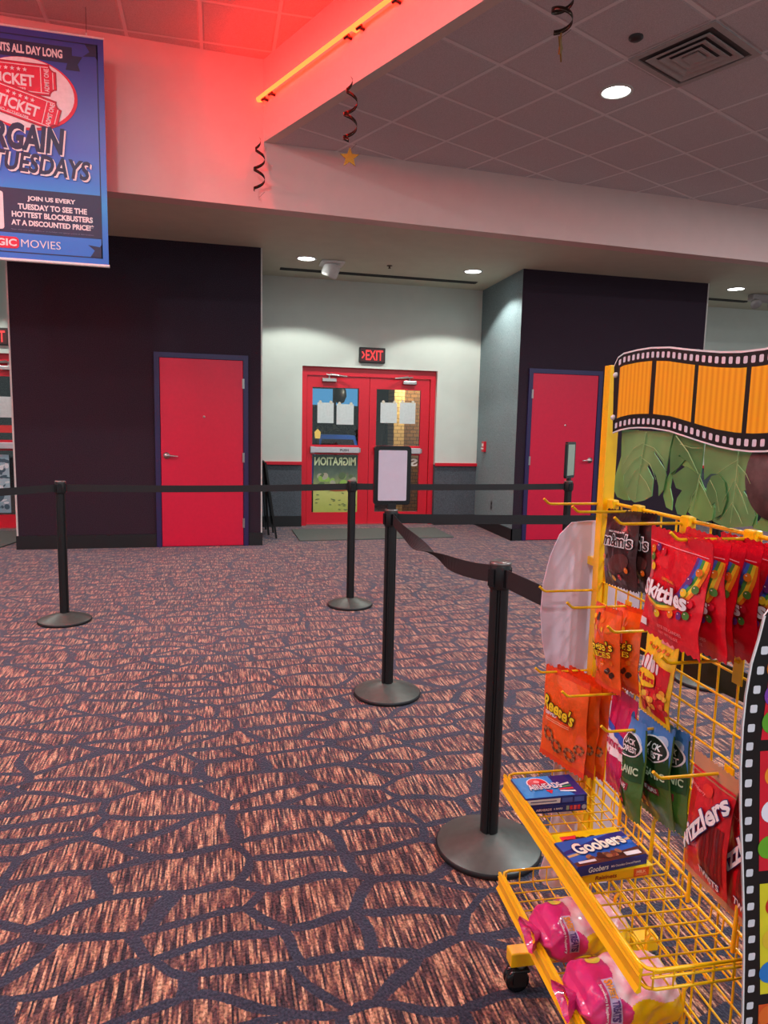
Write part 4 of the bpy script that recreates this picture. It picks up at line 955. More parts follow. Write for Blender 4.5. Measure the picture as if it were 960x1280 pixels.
for (p, q, c), cc in zip(fr_cols, cand):
    a, b = rkT(*p, TN), rkT(*q, TN); m = MB()
    m.flat([(a[0], a[1]), (b[0], b[1]), (-.10, b[1]), (-.10, a[1])], lambda x, y: fnN(x, y, 1), pm('frame_print_%d%d%d' % c, c, .35)); fo = m.build('film_frame', npn)
    m = MB(); h = a[1]-b[1]
    for k, col in enumerate(cc):
        for j, dx in enumerate((.014, .055, .092)):
            m.flat(ell(min(a[0], b[0])-dx, b[1]+h*(.80-.3*k-.05*(j % 2)), .020, .019, 22), lambda x, y: fnN(x, y, 2+k*.1), pm('candy_%d%d%d' % cc[(k+j) % 3], cc[(k+j) % 3], .3))
    m.build('printed_candy', fo)

# ------------------------------------------------------------------ candy bags
def bag_fn(w, h, b, fold=0, curl=0, seed=0, tops=.08, puff=1):
    rnd = random.Random(seed); ph = [rnd.uniform(0, 6.28) for _ in range(8)]
    def ss(a, c, x): x = max(0, min(1, (x-a)/(c-a))); return x*x*(3-2*x)
    def pt(x, z, l, side=1):
        u = max(-1, min(1, 2*x/w)); v = max(0, min(1, 1+z/h))
        pv = ss(.0, .26, v)*ss(1-tops*.3, 1-tops-.22, v); pu = (1-abs(u)**2.6)
        y = -b*pu*pv*side
        wr = (math.sin(u*5+v*9+ph[0])*.35+math.sin(u*9-v*7+ph[1])*.25+math.sin(v*23+u*3+ph[2])*.2+math.sin(u*16+v*4+ph[3])*.15)*b*.28*(.25+pu)*(.3+pv)
        xx = x*(1-.05*pv-(.05*math.sin(v*6+ph[4])+.04*math.sin(v*15+ph[5]))*.5*abs(u))
        yy = y+wr+curl*(u*u)*w*.5+fold*u*abs(u)*w*.25 + .004*math.sin(v*5+ph[6])
        return Vector((xx, yy-.0005*l*side, z))
    return pt
def make_bag(loc, w, h, b, mats, label, group, art=None, seed=1, curl=0, fold=0, rot=(0,0,0), tops=.08, botseal=True):
    r = empty('candy_bag', loc, label, 'candy bag', group, world=False); r.rotation_euler = (rot[0], rot[1], RZ+rot[2])
    pt = bag_fn(w, h, b, fold, curl, seed, tops)
    m = MB(); nu, nv = 22, 34; body, seal = mats
    for side in (1, -1):
        vs = []; fs = {0: [], 1: []}
        for j in range(nv+1):
            v = j/nv
            for i in range(nu+1):
                u = -1+2*i/nu; z = -h*(1-v)
                p = pt(u*w/2, z, 0, side)
                if side == -1 and (j in (0, nv) or i in (0, nu)): p = pt(u*w/2, z, 0, 1)+Vector((0,.0012,0))
                if j == 0: p.z += .0022*(1 if i % 2 else -1)
                if j == nv: p.z += .0016*(1 if i % 2 else -1)
                vs.append(p)
        for j in range(nv):
            v = (j+.5)/nv
            for i in range(nu):
                a = j*(nu+1)+i; f = (a, a+1, a+nu+2, a+nu+1) if side == 1 else (a, a+nu+1, a+nu+2, a+1)
                fs[1 if (v > 1-tops or (v < .05 and botseal)) else 0].append(f)
        m.add(vs, fs[0], body, True)
        m.add(vs, fs[1], seal, True)
    f = lambda x, z, l: pt(x, z, l+1)
    for nm, fun in art or ():
        if nm == 'printed_art': fun(m, f, w, h)
    m.build('pouch', r, fix=False)
    for nm, fun in art or ():
        if nm != 'printed_art': m = MB(); fun(m, f, w, h); m.build(nm, r)
    return r
def foil(name, c, rough=.28): return pm(name, c, rough, noise=.10, scale=18, bump=.25, bscale=40, coat=.4)
GR = .012
def lentils(m, f, pts, rad, lv=6):
    cols = [(226,120,30), (104,44,120), (74,128,52), (236,196,40), (206,30,50)]
    for k, (x, z) in enumerate(pts):
        c = cols[k % 5]; put_poly(m, ell(x, z, rad, rad*.95, 16), pm('candy_%d%d%d' % c, c, .3), f, lv+.2*(k % 3), GR)
        put_poly(m, ell(x-rad*.3, z+rad*.35, rad*.22, rad*.16, 8), pm('candy_glint', (246,226,210), .3), f, lv+1)
def art_rainbow(m, f, w, h):
    cs = [(92,54,140), (56,104,196), (80,150,70), (246,206,50), (240,130,30)]
    P = [Vector((.40*w,-.16*h)), Vector((.36*w,-.62*h)), Vector((-.12*w,-.74*h)), Vector((-.47*w,-.60*h))]
    def bz(t): return (1-t)**3*P[0]+3*t*(1-t)**2*P[1]+3*t*t*(1-t)*P[2]+t**3*P[3]
    for k, c in enumerate(cs):
        o0, o1 = (-.10+.04*k)*w, (-.06+.04*k)*w; A, B = [], []
        for i in range(25):
            t = i/24; p = bz(t); q = bz(min(1,t+.01))-bz(max(0,t-.01)); n = Vector((-q.y, q.x)).normalized(); kx = .45+.55*(1-t)
            for L, o_ in ((A,o0), (B,o1)):
                r_ = p-n*o_*kx*-1; L.append((max(-.485*w, min(.485*w, r_.x)), r_.y))
        for i in range(24):
            q = [A[i], A[i+1], B[i+1], B[i]]
            if abs(q[0][0]-q[2][0])+abs(q[0][1]-q[2][1]) > 1e-5:
                try: put_poly(m, q, pm('band_%d%d%d' % c, c, .3), f, 1, 0)
                except Exception: pass
    lentils(m, f, [(-.40*w,-.20*h), (-.30*w,-.17*h), (-.38*w,-.27*h), (-.34*w,-.35*h), (-.2*w,-.19*h), (.40*w,-.27*h), (.30*w,-.36*h), (.40*w,-.42*h), (.27*w,-.47*h), (.36*w,-.55*h), (.10*w,-.70*h), (.24*w,-.68*h), (.33*w,-.66*h), (-.10*w,-.74*h), (-.24*w,-.72*h)], .043*w)
    small = pm('print_pale_red', (240,150,150), .4); put_text(m, 'ORIGINAL', (-.16*w,.08*w,-.44*h,-.415*h), pm('print_gold', (240,170,50), .4), f, 4, .02, grid=GR)
    put_text(m, 'BITE SIZE CANDIES', (-.12*w,.26*w,-.875*h,-.845*h), small, f, 4, .01, grid=GR); put_text(m, 'NET WT 7.2 OZ', (-.12*w,.2*w,-.93*h,-.905*h), small, f, 4, .01, grid=GR)
    put_poly(m, rect(-.47*w,.47*w,-.135*h,-.128*h), pm('seal_line', (246,170,180), .3), f, 5, GR)
    put_poly(m, rect(-.47*w,-.36*w,-.93*h,-.86*h), pm('print_white', (238,234,236), .4), f, 5, GR)
def outlined(m, t, box, f, c1, c2, b1=.06, b2=.02, shear=0, rot=0, lv=8, clip=None):
    ref = None
    bmx = text_bm(t, b2, shear); xs = [v.co.x for v in bmx.verts]; ys = [v.co.y for v in bmx.verts]; ref = (min(xs), max(xs), min(ys), max(ys)); bmx.free()
    put_text(m, t, box, c1, f, lv, b1, shear, rot, grid=GR, ref=ref, clip=clip); put_text(m, t, box, c2, f, lv+1.5, b2, shear, rot, grid=GR, ref=ref, clip=clip)
white_ink = pm('print_white', (238,234,236), .4); dark_ink = pm('print_dark', (40,20,22), .4)
def art_rain_logo(m, f, w, h): outlined(m, 'Skittles', (-.46*w,.34*w,-.625*h,-.47*h), f, pm('logo_shadow_red', (150,14,34), .4), white_ink, .07, .035, lv=8)
red_foil = foil('red_foil', (218,16,36)); red_seal = foil('red_seal_foil', (206,18,40))
names = ['frontmost red rainbow-swoosh candy bag, its whole face showing', 'second red rainbow-swoosh candy bag from the front of its hook', 'third red rainbow-swoosh candy bag from the front of its hook', 'fourth red rainbow-swoosh candy bag from the front of its hook', 'rearmost red rainbow-swoosh candy bag against the wire grid, at the right edge']
for k, (s, t, dz) in enumerate(((.126,.505,-.003), (.102,.517,-.006), (.069,.517,-.006), (.042,.520,-.010), (.016,.548,-.008))):
    make_bag(RW(t, s, 1.268+dz), .172, .196, .011, (red_foil, red_seal), names[k], 'red rainbow-swoosh candy bags', [('printed_art', art_rainbow), ('logo', art_rain_logo)], seed=10+k, rot=(0, (.03,-.02,.05,.0,.02)[k], (.02,.05,-.05,.02,0)[k]), tops=.13)
# dark brown bags
def art_brown(m, f, w, h):
    lentils(m, f, [(-.38*w,-.62*h), (-.36*w,-.78*h), (-.22*w,-.84*h), (-.1*w,-.88*h), (.1*w,-.85*h), (.3*w,-.74*h)], .05*w)
    put_poly(m, ell(.05*w, -.68*h, .34*w, .12*h, 20, .3), pm('brown_print', (86,48,46), .3), f, 2, GR)
    put_text(m, 'MILK CHOCOLATE', (-.26*w,.22*w,-.285*h,-.262*h), white_ink, f, 4, .02, grid=GR)
def art_brown_logo(m, f, w, h): outlined(m, "m&m's", (-.36*w,.43*w,-.455*h,-.295*h), f, white_ink, pm('print_brown', (52,26,24), .4), .08, .02)
br = foil('brown_foil', (58,26,28)); brs = foil('brown_seal_foil', (44,20,24))
for k, (s, t, lab) in enumerate(((.031,.141,'dark brown candy bag with white lettering, in front on its hook'), (.010,.172,'dark brown candy bag tucked behind another one like it'))):
    make_bag(RW(t, s, 1.260), .142, .176, .010, (br, brs), lab, 'dark brown candy bags', [('printed_art', art_brown), ('logo', art_brown_logo)], seed=30+k, rot=(0,-.06,.03), tops=.10)
# orange bags
org = foil('orange_foil', (240,92,22)); orgs = foil('orange_seal_foil', (226,66,22)); ry = pm('print_yellow', (250,216,40), .4)
def art_pieces(m, f, w, h):
    rnd = random.Random(4); cs = [(70,36,24), (250,190,40), (230,110,20)]
    for k in range(20):
        c = cs[k % 3]; x, z = rnd.uniform(-.38,.38)*w, -rnd.choice([rnd.uniform(.10,.34), rnd.uniform(.64,.86)])*h
        put_poly(m, ell(x, z, .055*w, .030*h, 14, rnd.uniform(-.5,.5)), pm('candy_%d%d%d' % c, c, .3), f, 2+k*.1, GR)
def art_pieces_logo(m, f, w, h):
    outlined(m, "Reese's", (-.40*w,.40*w,-.52*h,-.41*h), f, dark_ink, ry, .07, .02, .1, .12); outlined(m, 'PIECES', (-.30*w,.36*w,-.60*h,-.535*h), f, dark_ink, ry, .05, .02, 0, .12)
for k, (s, t, lab) in enumerate(((.058,.150,'narrow orange bag with candy dots, in front of another above the pretzel bags'), (.012,.150,'narrow orange bag with candy dots, nearer the wire grid'))):
    make_bag(RW(t, s, 1.043), .106, .192, .013, (org, orgs), lab, 'narrow orange candy bags', [('printed_art', art_pieces), ('logo', art_pieces_logo)], seed=40+k, curl=.12, rot=(0,-.03-.02*k,.06), tops=.07)
def art_pretzel(m, f, w, h):
    pb = [pm('pretzel_brown', (110,60,36), .5), pm('pretzel_light', (178,116,72), .5)]
    for cx, cz, r_ in ((-.30*w,-.72*h,.125*w), (-.10*w,-.80*h,.125*w), (.20*w,-.82*h,.12*w), (.38*w,-.72*h,.09*w)):
        n = 12
        for k in range(n):
            a = 2*PI*k/n; put_poly(m, ell(cx+r_*math.cos(a)*.8, cz+r_*math.sin(a)*.75, r_*.36, r_*.26, 10, a+PI/2), pb[k % 2], f, 3+.15*k, GR)
    put_text(m, 'DIPPED', (-.40*w,-.12*w,-.505*h,-.465*h), white_ink, f, 4, .04, rot=0, grid=GR); put_text(m, 'PRETZELS', (-.10*w,.20*w,-.505*h,-.465*h), dark_ink, f, 4, .03, grid=GR)
    for z in (-.535, -.555): put_poly(m, rect(-.38*w,.16*w,z*h-.002,z*h), pm('print_peach', (250,180,140), .4), f, 4, GR)
def art_pretzel_logo(m, f, w, h): outlined(m, "Reese's", (-.43*w,.30*w,-.47*h,-.315*h), f, dark_ink, ry, .07, .03, .12, -.16)
for k, (s, t, lab) in enumerate(((.080,.022,'frontmost orange pretzel candy bag at the far end of the rack'), (.050,.022,'second orange pretzel candy bag from the front of its hook'), (.024,.030,'rear orange pretzel candy bag against the uprights'))):
    make_bag(RW(t, s, .838-.002*k), (.152,.15,.145)[k], .246, .010, (org, orgs), lab, 'orange pretzel candy bags', [('printed_art', art_pretzel), ('logo', art_pretzel_logo)], seed=50+k, rot=(0,.05,(.38,.36,.30)[k]), tops=.05)
# yellow and red fruit chew bag
def art_chew(m, f, w, h):
    rd = pm('print_red', (206,26,40), .35)
    put_poly(m, [(-.30*w,-.26*h), (.44*w,-.34*h), (.40*w,-.94*h), (-.40*w,-.90*h), (-.44*w,-.40*h)], rd, f, 1, GR)
    for k in range(5): put_poly(m, rrect(-.42*w+k*.13*w, -.32*w+k*.13*w, -.43*h, -(.31-.03*(2-abs(k-2)))*h, .004), white_ink, f, 3, GR)
    rnd = random.Random(8); cs = [(236,170,60), (226,90,60), (250,210,80), (190,60,60)]
    for k in range(34):
        x = rnd.uniform(-.38,.44); z = rnd.uniform(-.93,-.66) if x < .2 else rnd.uniform(-.93,-.36)
        c = cs[k % 4]; put_poly(m, ell(x*w, z*h, .065*w, .035*h, 12), pm('candy_%d%d%d' % c, c, .3), f, 3+k*.08, GR)
    put_poly(m, rect(-.44*w,-.25*w,-.78*h,-.64*h), ry, f, 7, GR); put_poly(m, rect(.02*w,.40*w,-.085*h,-.03*h), pm('print_pale_red', (240,170,160), .4), f, 4, GR)
    for k in range(6): put_poly(m, ell((-.28+.11*k)*w, -(.15+.015*(k % 2))*h, .045*w, .022*h, 9, .4), pm('candy_22612030', (214,110,30), .4), f, 3, GR)
def art_chew_logo(m, f, w, h):
    put_poly(m, ell(-.12*w, -.52*h, .32*w, .10*h, 26, .05), ry, f, 8, GR); put_text(m, 'starburst', (-.46*w,.18*w,-.56*h,-.475*h), pm('print_red', (206,26,40), .35), f, 9, .05, 0, .03, grid=GR)
yf = foil('yellow_foil', (246,206,40)); make_bag(RW(.333, .036, 1.030), .114, .180, .012, (yf, yf), 'slim yellow and red fruit chew bag hanging alone on the grid', None, [('printed_art', art_chew), ('logo', art_chew_logo)], seed=61, rot=(0,.03,.0), tops=.10)
# green forest bags
def art_forest(m, f, w, h):
    sky = pm('print_sky', (70,134,206), .35); put_poly(m, rect(-.485*w,.485*w,-.38*h,-.005*h), sky, f, 1, GR)
    put_poly(m, ell(.2*w, -.22*h, .26*w, .09*h, 16, .6), pm('print_cloud', (176,206,236), .35), f, 1.6, GR)
    rnd = random.Random(3); dg = pm('print_pine', (32,74,34), .4)
    for k in range(15):
        x = (-.45+.064*k)*w; hh = rnd.uniform(.08,.16)*h*(1.3-abs(x)/w*.3); put_poly(m, [(x-.05*w,-.42*h), (x+.05*w,-.42*h), (x,-.36*h+hh)], dg, f, 2+k*.05, GR)
    put_poly(m, rect(-.485*w,.485*w,-.60*h,-.38*h), dg, f, 3, GR)
    put_poly(m, rect(-.47*w,.30*w,-.70*h,-.63*h), pm('print_maroon', (130,30,44), .4), f, 3, GR); put_text(m, 'GUMMY BEARS', (-.44*w,.26*w,-.685*h,-.645*h), white_ink, f, 4, .02, grid=GR)
    put_poly(m, rrect(-.46*w,-.02*w,-.93*h,-.72*h,.006), pm('print_brown_panel', (96,50,34), .4), f, 3, GR)
    cs = [(226,130,30), (200,50,40), (240,190,70)]
    for k in range(8): put_poly(m, ell((-.38+.05*k)*w, -(.80+.05*(k % 3))*h, .04*w, .022*h, 10), pm('candy_%d%d%d' % cs[k % 3], cs[k % 3], .4), f, 4+k*.1, GR)
def art_forest_logo(m, f, w, h):
    o = .16*w
    put_poly(m, ell(o, -.25*h, .31*w, .125*h, 28), white_ink, f, 5, GR); put_poly(m, ell(o, -.25*h, .285*w, .112*h, 28), pm('print_black_green', (18,34,22), .4), f, 6, GR)
    put_text(m, 'BLACK', (o-.21*w,o+.19*w,-.245*h,-.185*h), white_ink, f, 7, .035, grid=GR); put_text(m, 'FOREST', (o-.23*w,o+.23*w,-.325*h,-.262*h), white_ink, f, 7, .035, grid=GR)
    put_text(m, 'ORGANIC', (-.22*w,.44*w,-.535*h,-.455*h), pm('print_pale_green', (206,226,190), .4), f, 7, .025, grid=GR)
gf = foil('green_foil', (70,106,40)); gs = foil('sky_foil', (84,144,210))
for k, (s, t, lab, cw, rz_) in enumerate(((.078,.318,'green forest candy bag curled narrow, frontmost on its hook', .085, -.25), (.034,.328,'green forest candy bag with its lettering facing, middle of its hook', .130, 0), (.012,.345,'green forest candy bag nearest the wire grid', .130, 0))):
    make_bag(RW(t, s, .852-.003*k), cw, .205, .014, (gf, gs), lab, 'green forest candy bags', [('printed_art', art_forest), ('logo', art_forest_logo)], seed=70+k, curl=.35 if k == 0 else .06, rot=(0,-.08,rz_), tops=.06, botseal=False)
# magenta bag behind them
def art_mag(m, f, w, h):
    put_poly(m, [(-.48*w,-.30*h), (-.48*w,-.36*h), (.45*w,-.48*h), (.45*w,-.40*h)], pm('print_blue', (50,90,190), .4), f, 2, GR); put_poly(m, rect(-.46*w,.46*w,-.62*h,-.40*h), white_ink, f, 1, GR)
    put_text(m, 'Gummies', (-.44*w,.40*w,-.54*h,-.45*h), pm('print_magenta', (190,20,80), .4), f, 3, .03, grid=GR)
mg = foil('magenta_foil', (196,16,84)); make_bag(RW(.178, .020, .846), .11, .24, .011, (mg, mg), 'magenta candy bag mostly hidden behind the curled green one', None, [('printed_art', art_mag)], seed=81)
# red twist bags
def art_twist(m, f, w, h):
    tr = pm('print_deep_red', (140,22,30), .3)
    for k in range(7): put_poly(m, rect((-.02+.065*k)*w, (.035+.065*k)*w, -.84*h, -.42*h), pm('licorice_%d' % (k % 2), ((128,24,28),(104,18,24))[k % 2], .3), f, 1+.1*k, GR)
    put_poly(m, ell(-.05*w, -.22*h, .12*w, .05*h, 16), pm('print_strawberry', (214,50,40), .4), f, 2, GR)
    put_text(m, 'strawberry', (-.46*w,-.08*w,-.27*h,-.235*h), pm('print_pale_red', (240,170,160), .4), f, 3, .0, 0, -.1, grid=GR)
    put_poly(m, [(-.49*w,-.13*h), (.49*w,-.13*h), (.49*w,-.11*h), (-.49*w,-.11*h)], pm('print_red', (206,26,40), .35), f, 2, GR)
    nv = pm('print_navy', (44,44,110), .4); outlined(m, 'TWISTS', (-.06*w,.38*w,-.885*h,-.825*h), f, nv, white_ink, .07, .02, 0, -.18, 4)
tf = foil('twist_red_foil', (196,22,34)); clear = pm('clear_film', (206,150,110), .2, alpha=.72, noise=.05)
def art_twist_logo(m, f, w, h):
    outlined(m, 'Twizzlers', (-1.02*w,.72*w,-.60*h,-.45*h), f, pm('print_navy', (44,44,110), .4), white_ink, .06, .03, .1, .86, clip=(-.48*w, .48*w))
for k, (s, t, lab) in enumerate(((.030,.516,'red licorice bag with big diagonal white lettering beside the film strip panel'), (.012,.590,'second red licorice bag showing only as a sliver behind the first'))):
    make_bag(RW(t, s, .846-.012*k), .122, .240, .009, (tf, clear), lab, 'red licorice bags', [('printed_art', art_twist), ('logo', art_twist_logo)], seed=90+k, tops=.14)

# ------------------------------------------------------------------ boxes on the upper shelf
def candy_box(t, s, z, L, D, hgt, ang, mats, label, group=None, top=None, side=None):
    """L across the shelf (reading direction), D towards the viewer"""
    r = empty('candy_box', RW(t, s, z), label, 'candy box', group, world=False); r.rotation_euler = (0, 0, RZ+PI/2+ang)
    body, = mats; m = MB(); m.box((-L/2,-D/2,0), (L/2,D/2,hgt), body, bev=.0012); m.build('carton', r)
    ft = lambda x, y, l: Vector((x, y, hgt+.0004*l)); fs = lambda x, z_, l: Vector((x, -D/2-.0004*l, z_))
    for nm, fun, fn in (('printed_top', top, ft), ('printed_side', side, fs)):
        if fun: m = MB(); fun(m, fn, L, D if nm == 'printed_top' else hgt); m.build(nm, r)
    return r
GR0 = 0
def oT(m, t, box, f, c1, c2, b1=.06, b2=.02, rot=0, lv=6, shear=0):
    bmx = text_bm(t, b2, shear); xs = [v.co.x for v in bmx.verts]; ys = [v.co.y for v in bmx.verts]; ref = (min(xs), max(xs), min(ys), max(ys)); bmx.free()
    put_text(m, t, box, c1, f, lv, b1, shear, rot, ref=ref); put_text(m, t, box, c2, f, lv+.5, b2, shear, rot, ref=ref)
b_sky = pm('box_sky', (52,144,220), .35); b_navy = pm('box_navy', (24,40,120), .35); b_red = pm('box_red', (224,40,60), .35); b_yel = pm('box_yellow', (248,206,12), .35)
def top_air(m, f, L, D):
    put_poly(m, rect(-L/2+.001,L*.12,-D/2+.001,D/2-.001), b_sky, f, 1); put_poly(m, [(L*.10,-D/2+.001), (L/2-.03,-D/2+.001), (L*.10,D*.1)], b_sky, f, 1.5)
    put_poly(m, ell(-L*.14, D*.16, D*.28, D*.26, 24), white_ink, f, 2); put_poly(m, ell(-L*.14, D*.16, D*.25, D*.23, 24), b_red, f, 3); put_poly(m, ell(-L*.14, D*.22, D*.08, D*.07, 16), pm('print_pink', (250,170,170), .4), f, 4)
    put_poly(m, [(-L*.1,-D*.2), (-L*.04,-D*.38), (L*.02,-D*.2)], b_red, f, 4)
    for k, c in enumerate(((236,234,236), (80,150,90), (226,60,60), (236,234,236))): put_poly(m, [(L*.12,D*.0-k*.008), (L*.36,D*.12-k*.013), (L*.36,D*.04-k*.013), (L*.12,-D*.05-k*.008)], pm('strip_%d%d%d' % c, c, .4), f, 3+k*.3)
    oT(m, 'AIRHEADS', (-L*.34,L*.20,-D*.16,D*.10), f, b_navy, white_ink, .06, .025, .05)
def side_air1(m, f, L, h): put_poly(m, rect(-L*.47,L*.06,h*.2,h*.8), white_ink, f, 1); put_poly(m, rect(-L*.42,L*.0,h*.45,h*.55), b_navy, f, 2); put_poly(m, rect(L*.09,L*.26,h*.2,h*.8), pm('box_mid_blue', (70,96,180), .4), f, 1); put_poly(m, rect(L*.29,L*.45,h*.2,h*.8), pm('box_mid_blue', (70,96,180), .4), f, 1)
def side_air2(m, f, L, h):
    put_poly(m, ell(-L*.42, h*.5, h*.42, h*.42, 18), b_red, f, 1); oT(m, 'AIRHEADS', (-L*.33,-L*.08,h*.36,h*.66), f, b_red, white_ink, .05, .02); put_text(m, '6 BARS', (-L*.04,L*.10,h*.38,h*.62), white_ink, f, 2, .02)
    for k, c in enumerate(((150,170,150), (210,50,60), (220,90,90), (210,50,60))): put_poly(m, rect(L*(.16+.06*k), L*(.205+.06*k), h*.25, h*.8), pm('strip_%d%d%d' % c, c, .4), f, 2)
    put_poly(m, ell(L*.45, h*.5, h*.3, h*.3, 16), pm('print_grey_blue', (170,180,200), .4), f, 1)
bn = pm('carton_navy', (26,42,124), .35, noise=.02)
candy_box(.082, .145, .5395, .156, .096, .020, .0, (bn,), 'blue candy box underneath another one at the far end of the shelf', 'stacked blue candy boxes', None, side_air2)
candy_box(.082, .146, .5597, .156, .096, .020, .02, (bn,), 'sky blue candy box with red balloon on top of the stack', 'stacked blue candy boxes', top_air, side_air1)
def top_rais(m, f, L, D):
    put_poly(m, rect(-L/2+.001,L/2-.001,-D/2+.001,D/2-.001), b_yel, f, 1); rnd = random.Random(2)
    for k in range(26): put_poly(m, ell(L*(.02+rnd.gauss(0,.10)), D*(.27+rnd.uniform(-.04,.05)), .007, .005, 9), dark_ink, f, 2+k*.05)
    put_poly(m, rect(-L*.40,-L*.16,D*.24,D*.40), b_red, f, 2); put_poly(m, ell(-L*.28, D*.26, .018, .008, 14), dark_ink, f, 3)
    oT(m, 'RAISINETS', (-L*.22,L*.26,D*.05,D*.19), f, white_ink, b_red, .05, .02)
def side_rais(m, f, L, h):
    put_poly(m, rect(L*.22,L*.44,.001,h-.001), pm('box_orange_red', (226,84,30), .35), f, 1); put_text(m, 'MILK', (L*.26,L*.40,h*.4,h*.72), pm('print_peach', (250,200,160), .4), f, 2, .03); put_text(m, 'CHOCOLATE', (L*.25,L*.41,h*.2,h*.32), pm('print_peach', (250,200,160), .4), f, 2, .01)
    put_text(m, 'Raisinets', (-L*.32,-L*.02,h*.3,h*.74), pm('print_brown_red', (150,40,30), .4), f, 2, .025, .1)
by = pm('carton_yellow', (246,190,14), .35, noise=.02)
candy_box(.310, .128, .5395, .160, .142, .020, .06, (by,), 'yellow raisin candy box lying under the dark blue one', None, top_rais, side_rais)
def top_goob(m, f, L, D):
    put_poly(m, rect(-L/2+.001,L/2-.001,-D/2+.001,D/2-.001), pm('box_blue', (30,96,190), .35), f, 1)
    put_poly(m, [(-L/2+.001,-D*.02), (L/2-.001,D*.30), (L/2-.001,D*.5-.001), (L*.3,D*.5-.001), (-L/2+.001,D*.10)], b_navy, f, 1.5)
    put_poly(m, [(-L/2+.001,-D*.14), (L/2-.001,D*.14), (L/2-.001,D*.22), (-L/2+.001,-D*.06)], pm('print_tan', (206,166,110), .4), f, 2)
    put_poly(m, [(-L/2+.001,-D*.5+.001), (L/2-.001,-D*.5+.001), (L/2-.001,-D*.16), (L*.2,-D*.22), (-L*.2,-D*.28), (-L/2+.001,-D*.34)], pm('print_choc', (92,44,32), .4), f, 2)
    rnd = random.Random(6)
    for k in range(20): put_poly(m, ell(L*rnd.uniform(-.3,.3), D*(-.27+rnd.uniform(-.06,.07)), .008, .006, 10, rnd.uniform(-1,1)), pm('nut_%d' % (k % 3), ((70,34,24),(120,66,44),(170,110,70))[k % 3], .4), f, 3+k*.05)
    put_poly(m, rect(L*.22,L*.44,-D*.44,-D*.30), white_ink, f, 5); put_poly(m, rect(-L*.44,-L*.2,-D*.42,-D*.34), white_ink, f, 5)
    oT(m, 'Goobers', (-L*.36,L*.40,-D*.06,D*.36), f, b_navy, pm('print_cream', (244,236,216), .4), .075, .035, .10)
def side_goob(m, f, L, h): put_text(m, 'Goobers', (-L*.34,-L*.06,h*.25,h*.80), white_ink, f, 1, .02, .15); put_text(m, 'Milk Chocolate Covered Peanuts', (-L*.02,L*.40,h*.36,h*.58), white_ink, f, 1, .01)
candy_box(.338, .142, .5600, .165, .086, .021, .13, (bn,), 'dark blue peanut candy box lying on the yellow box', None, top_goob, side_goob)

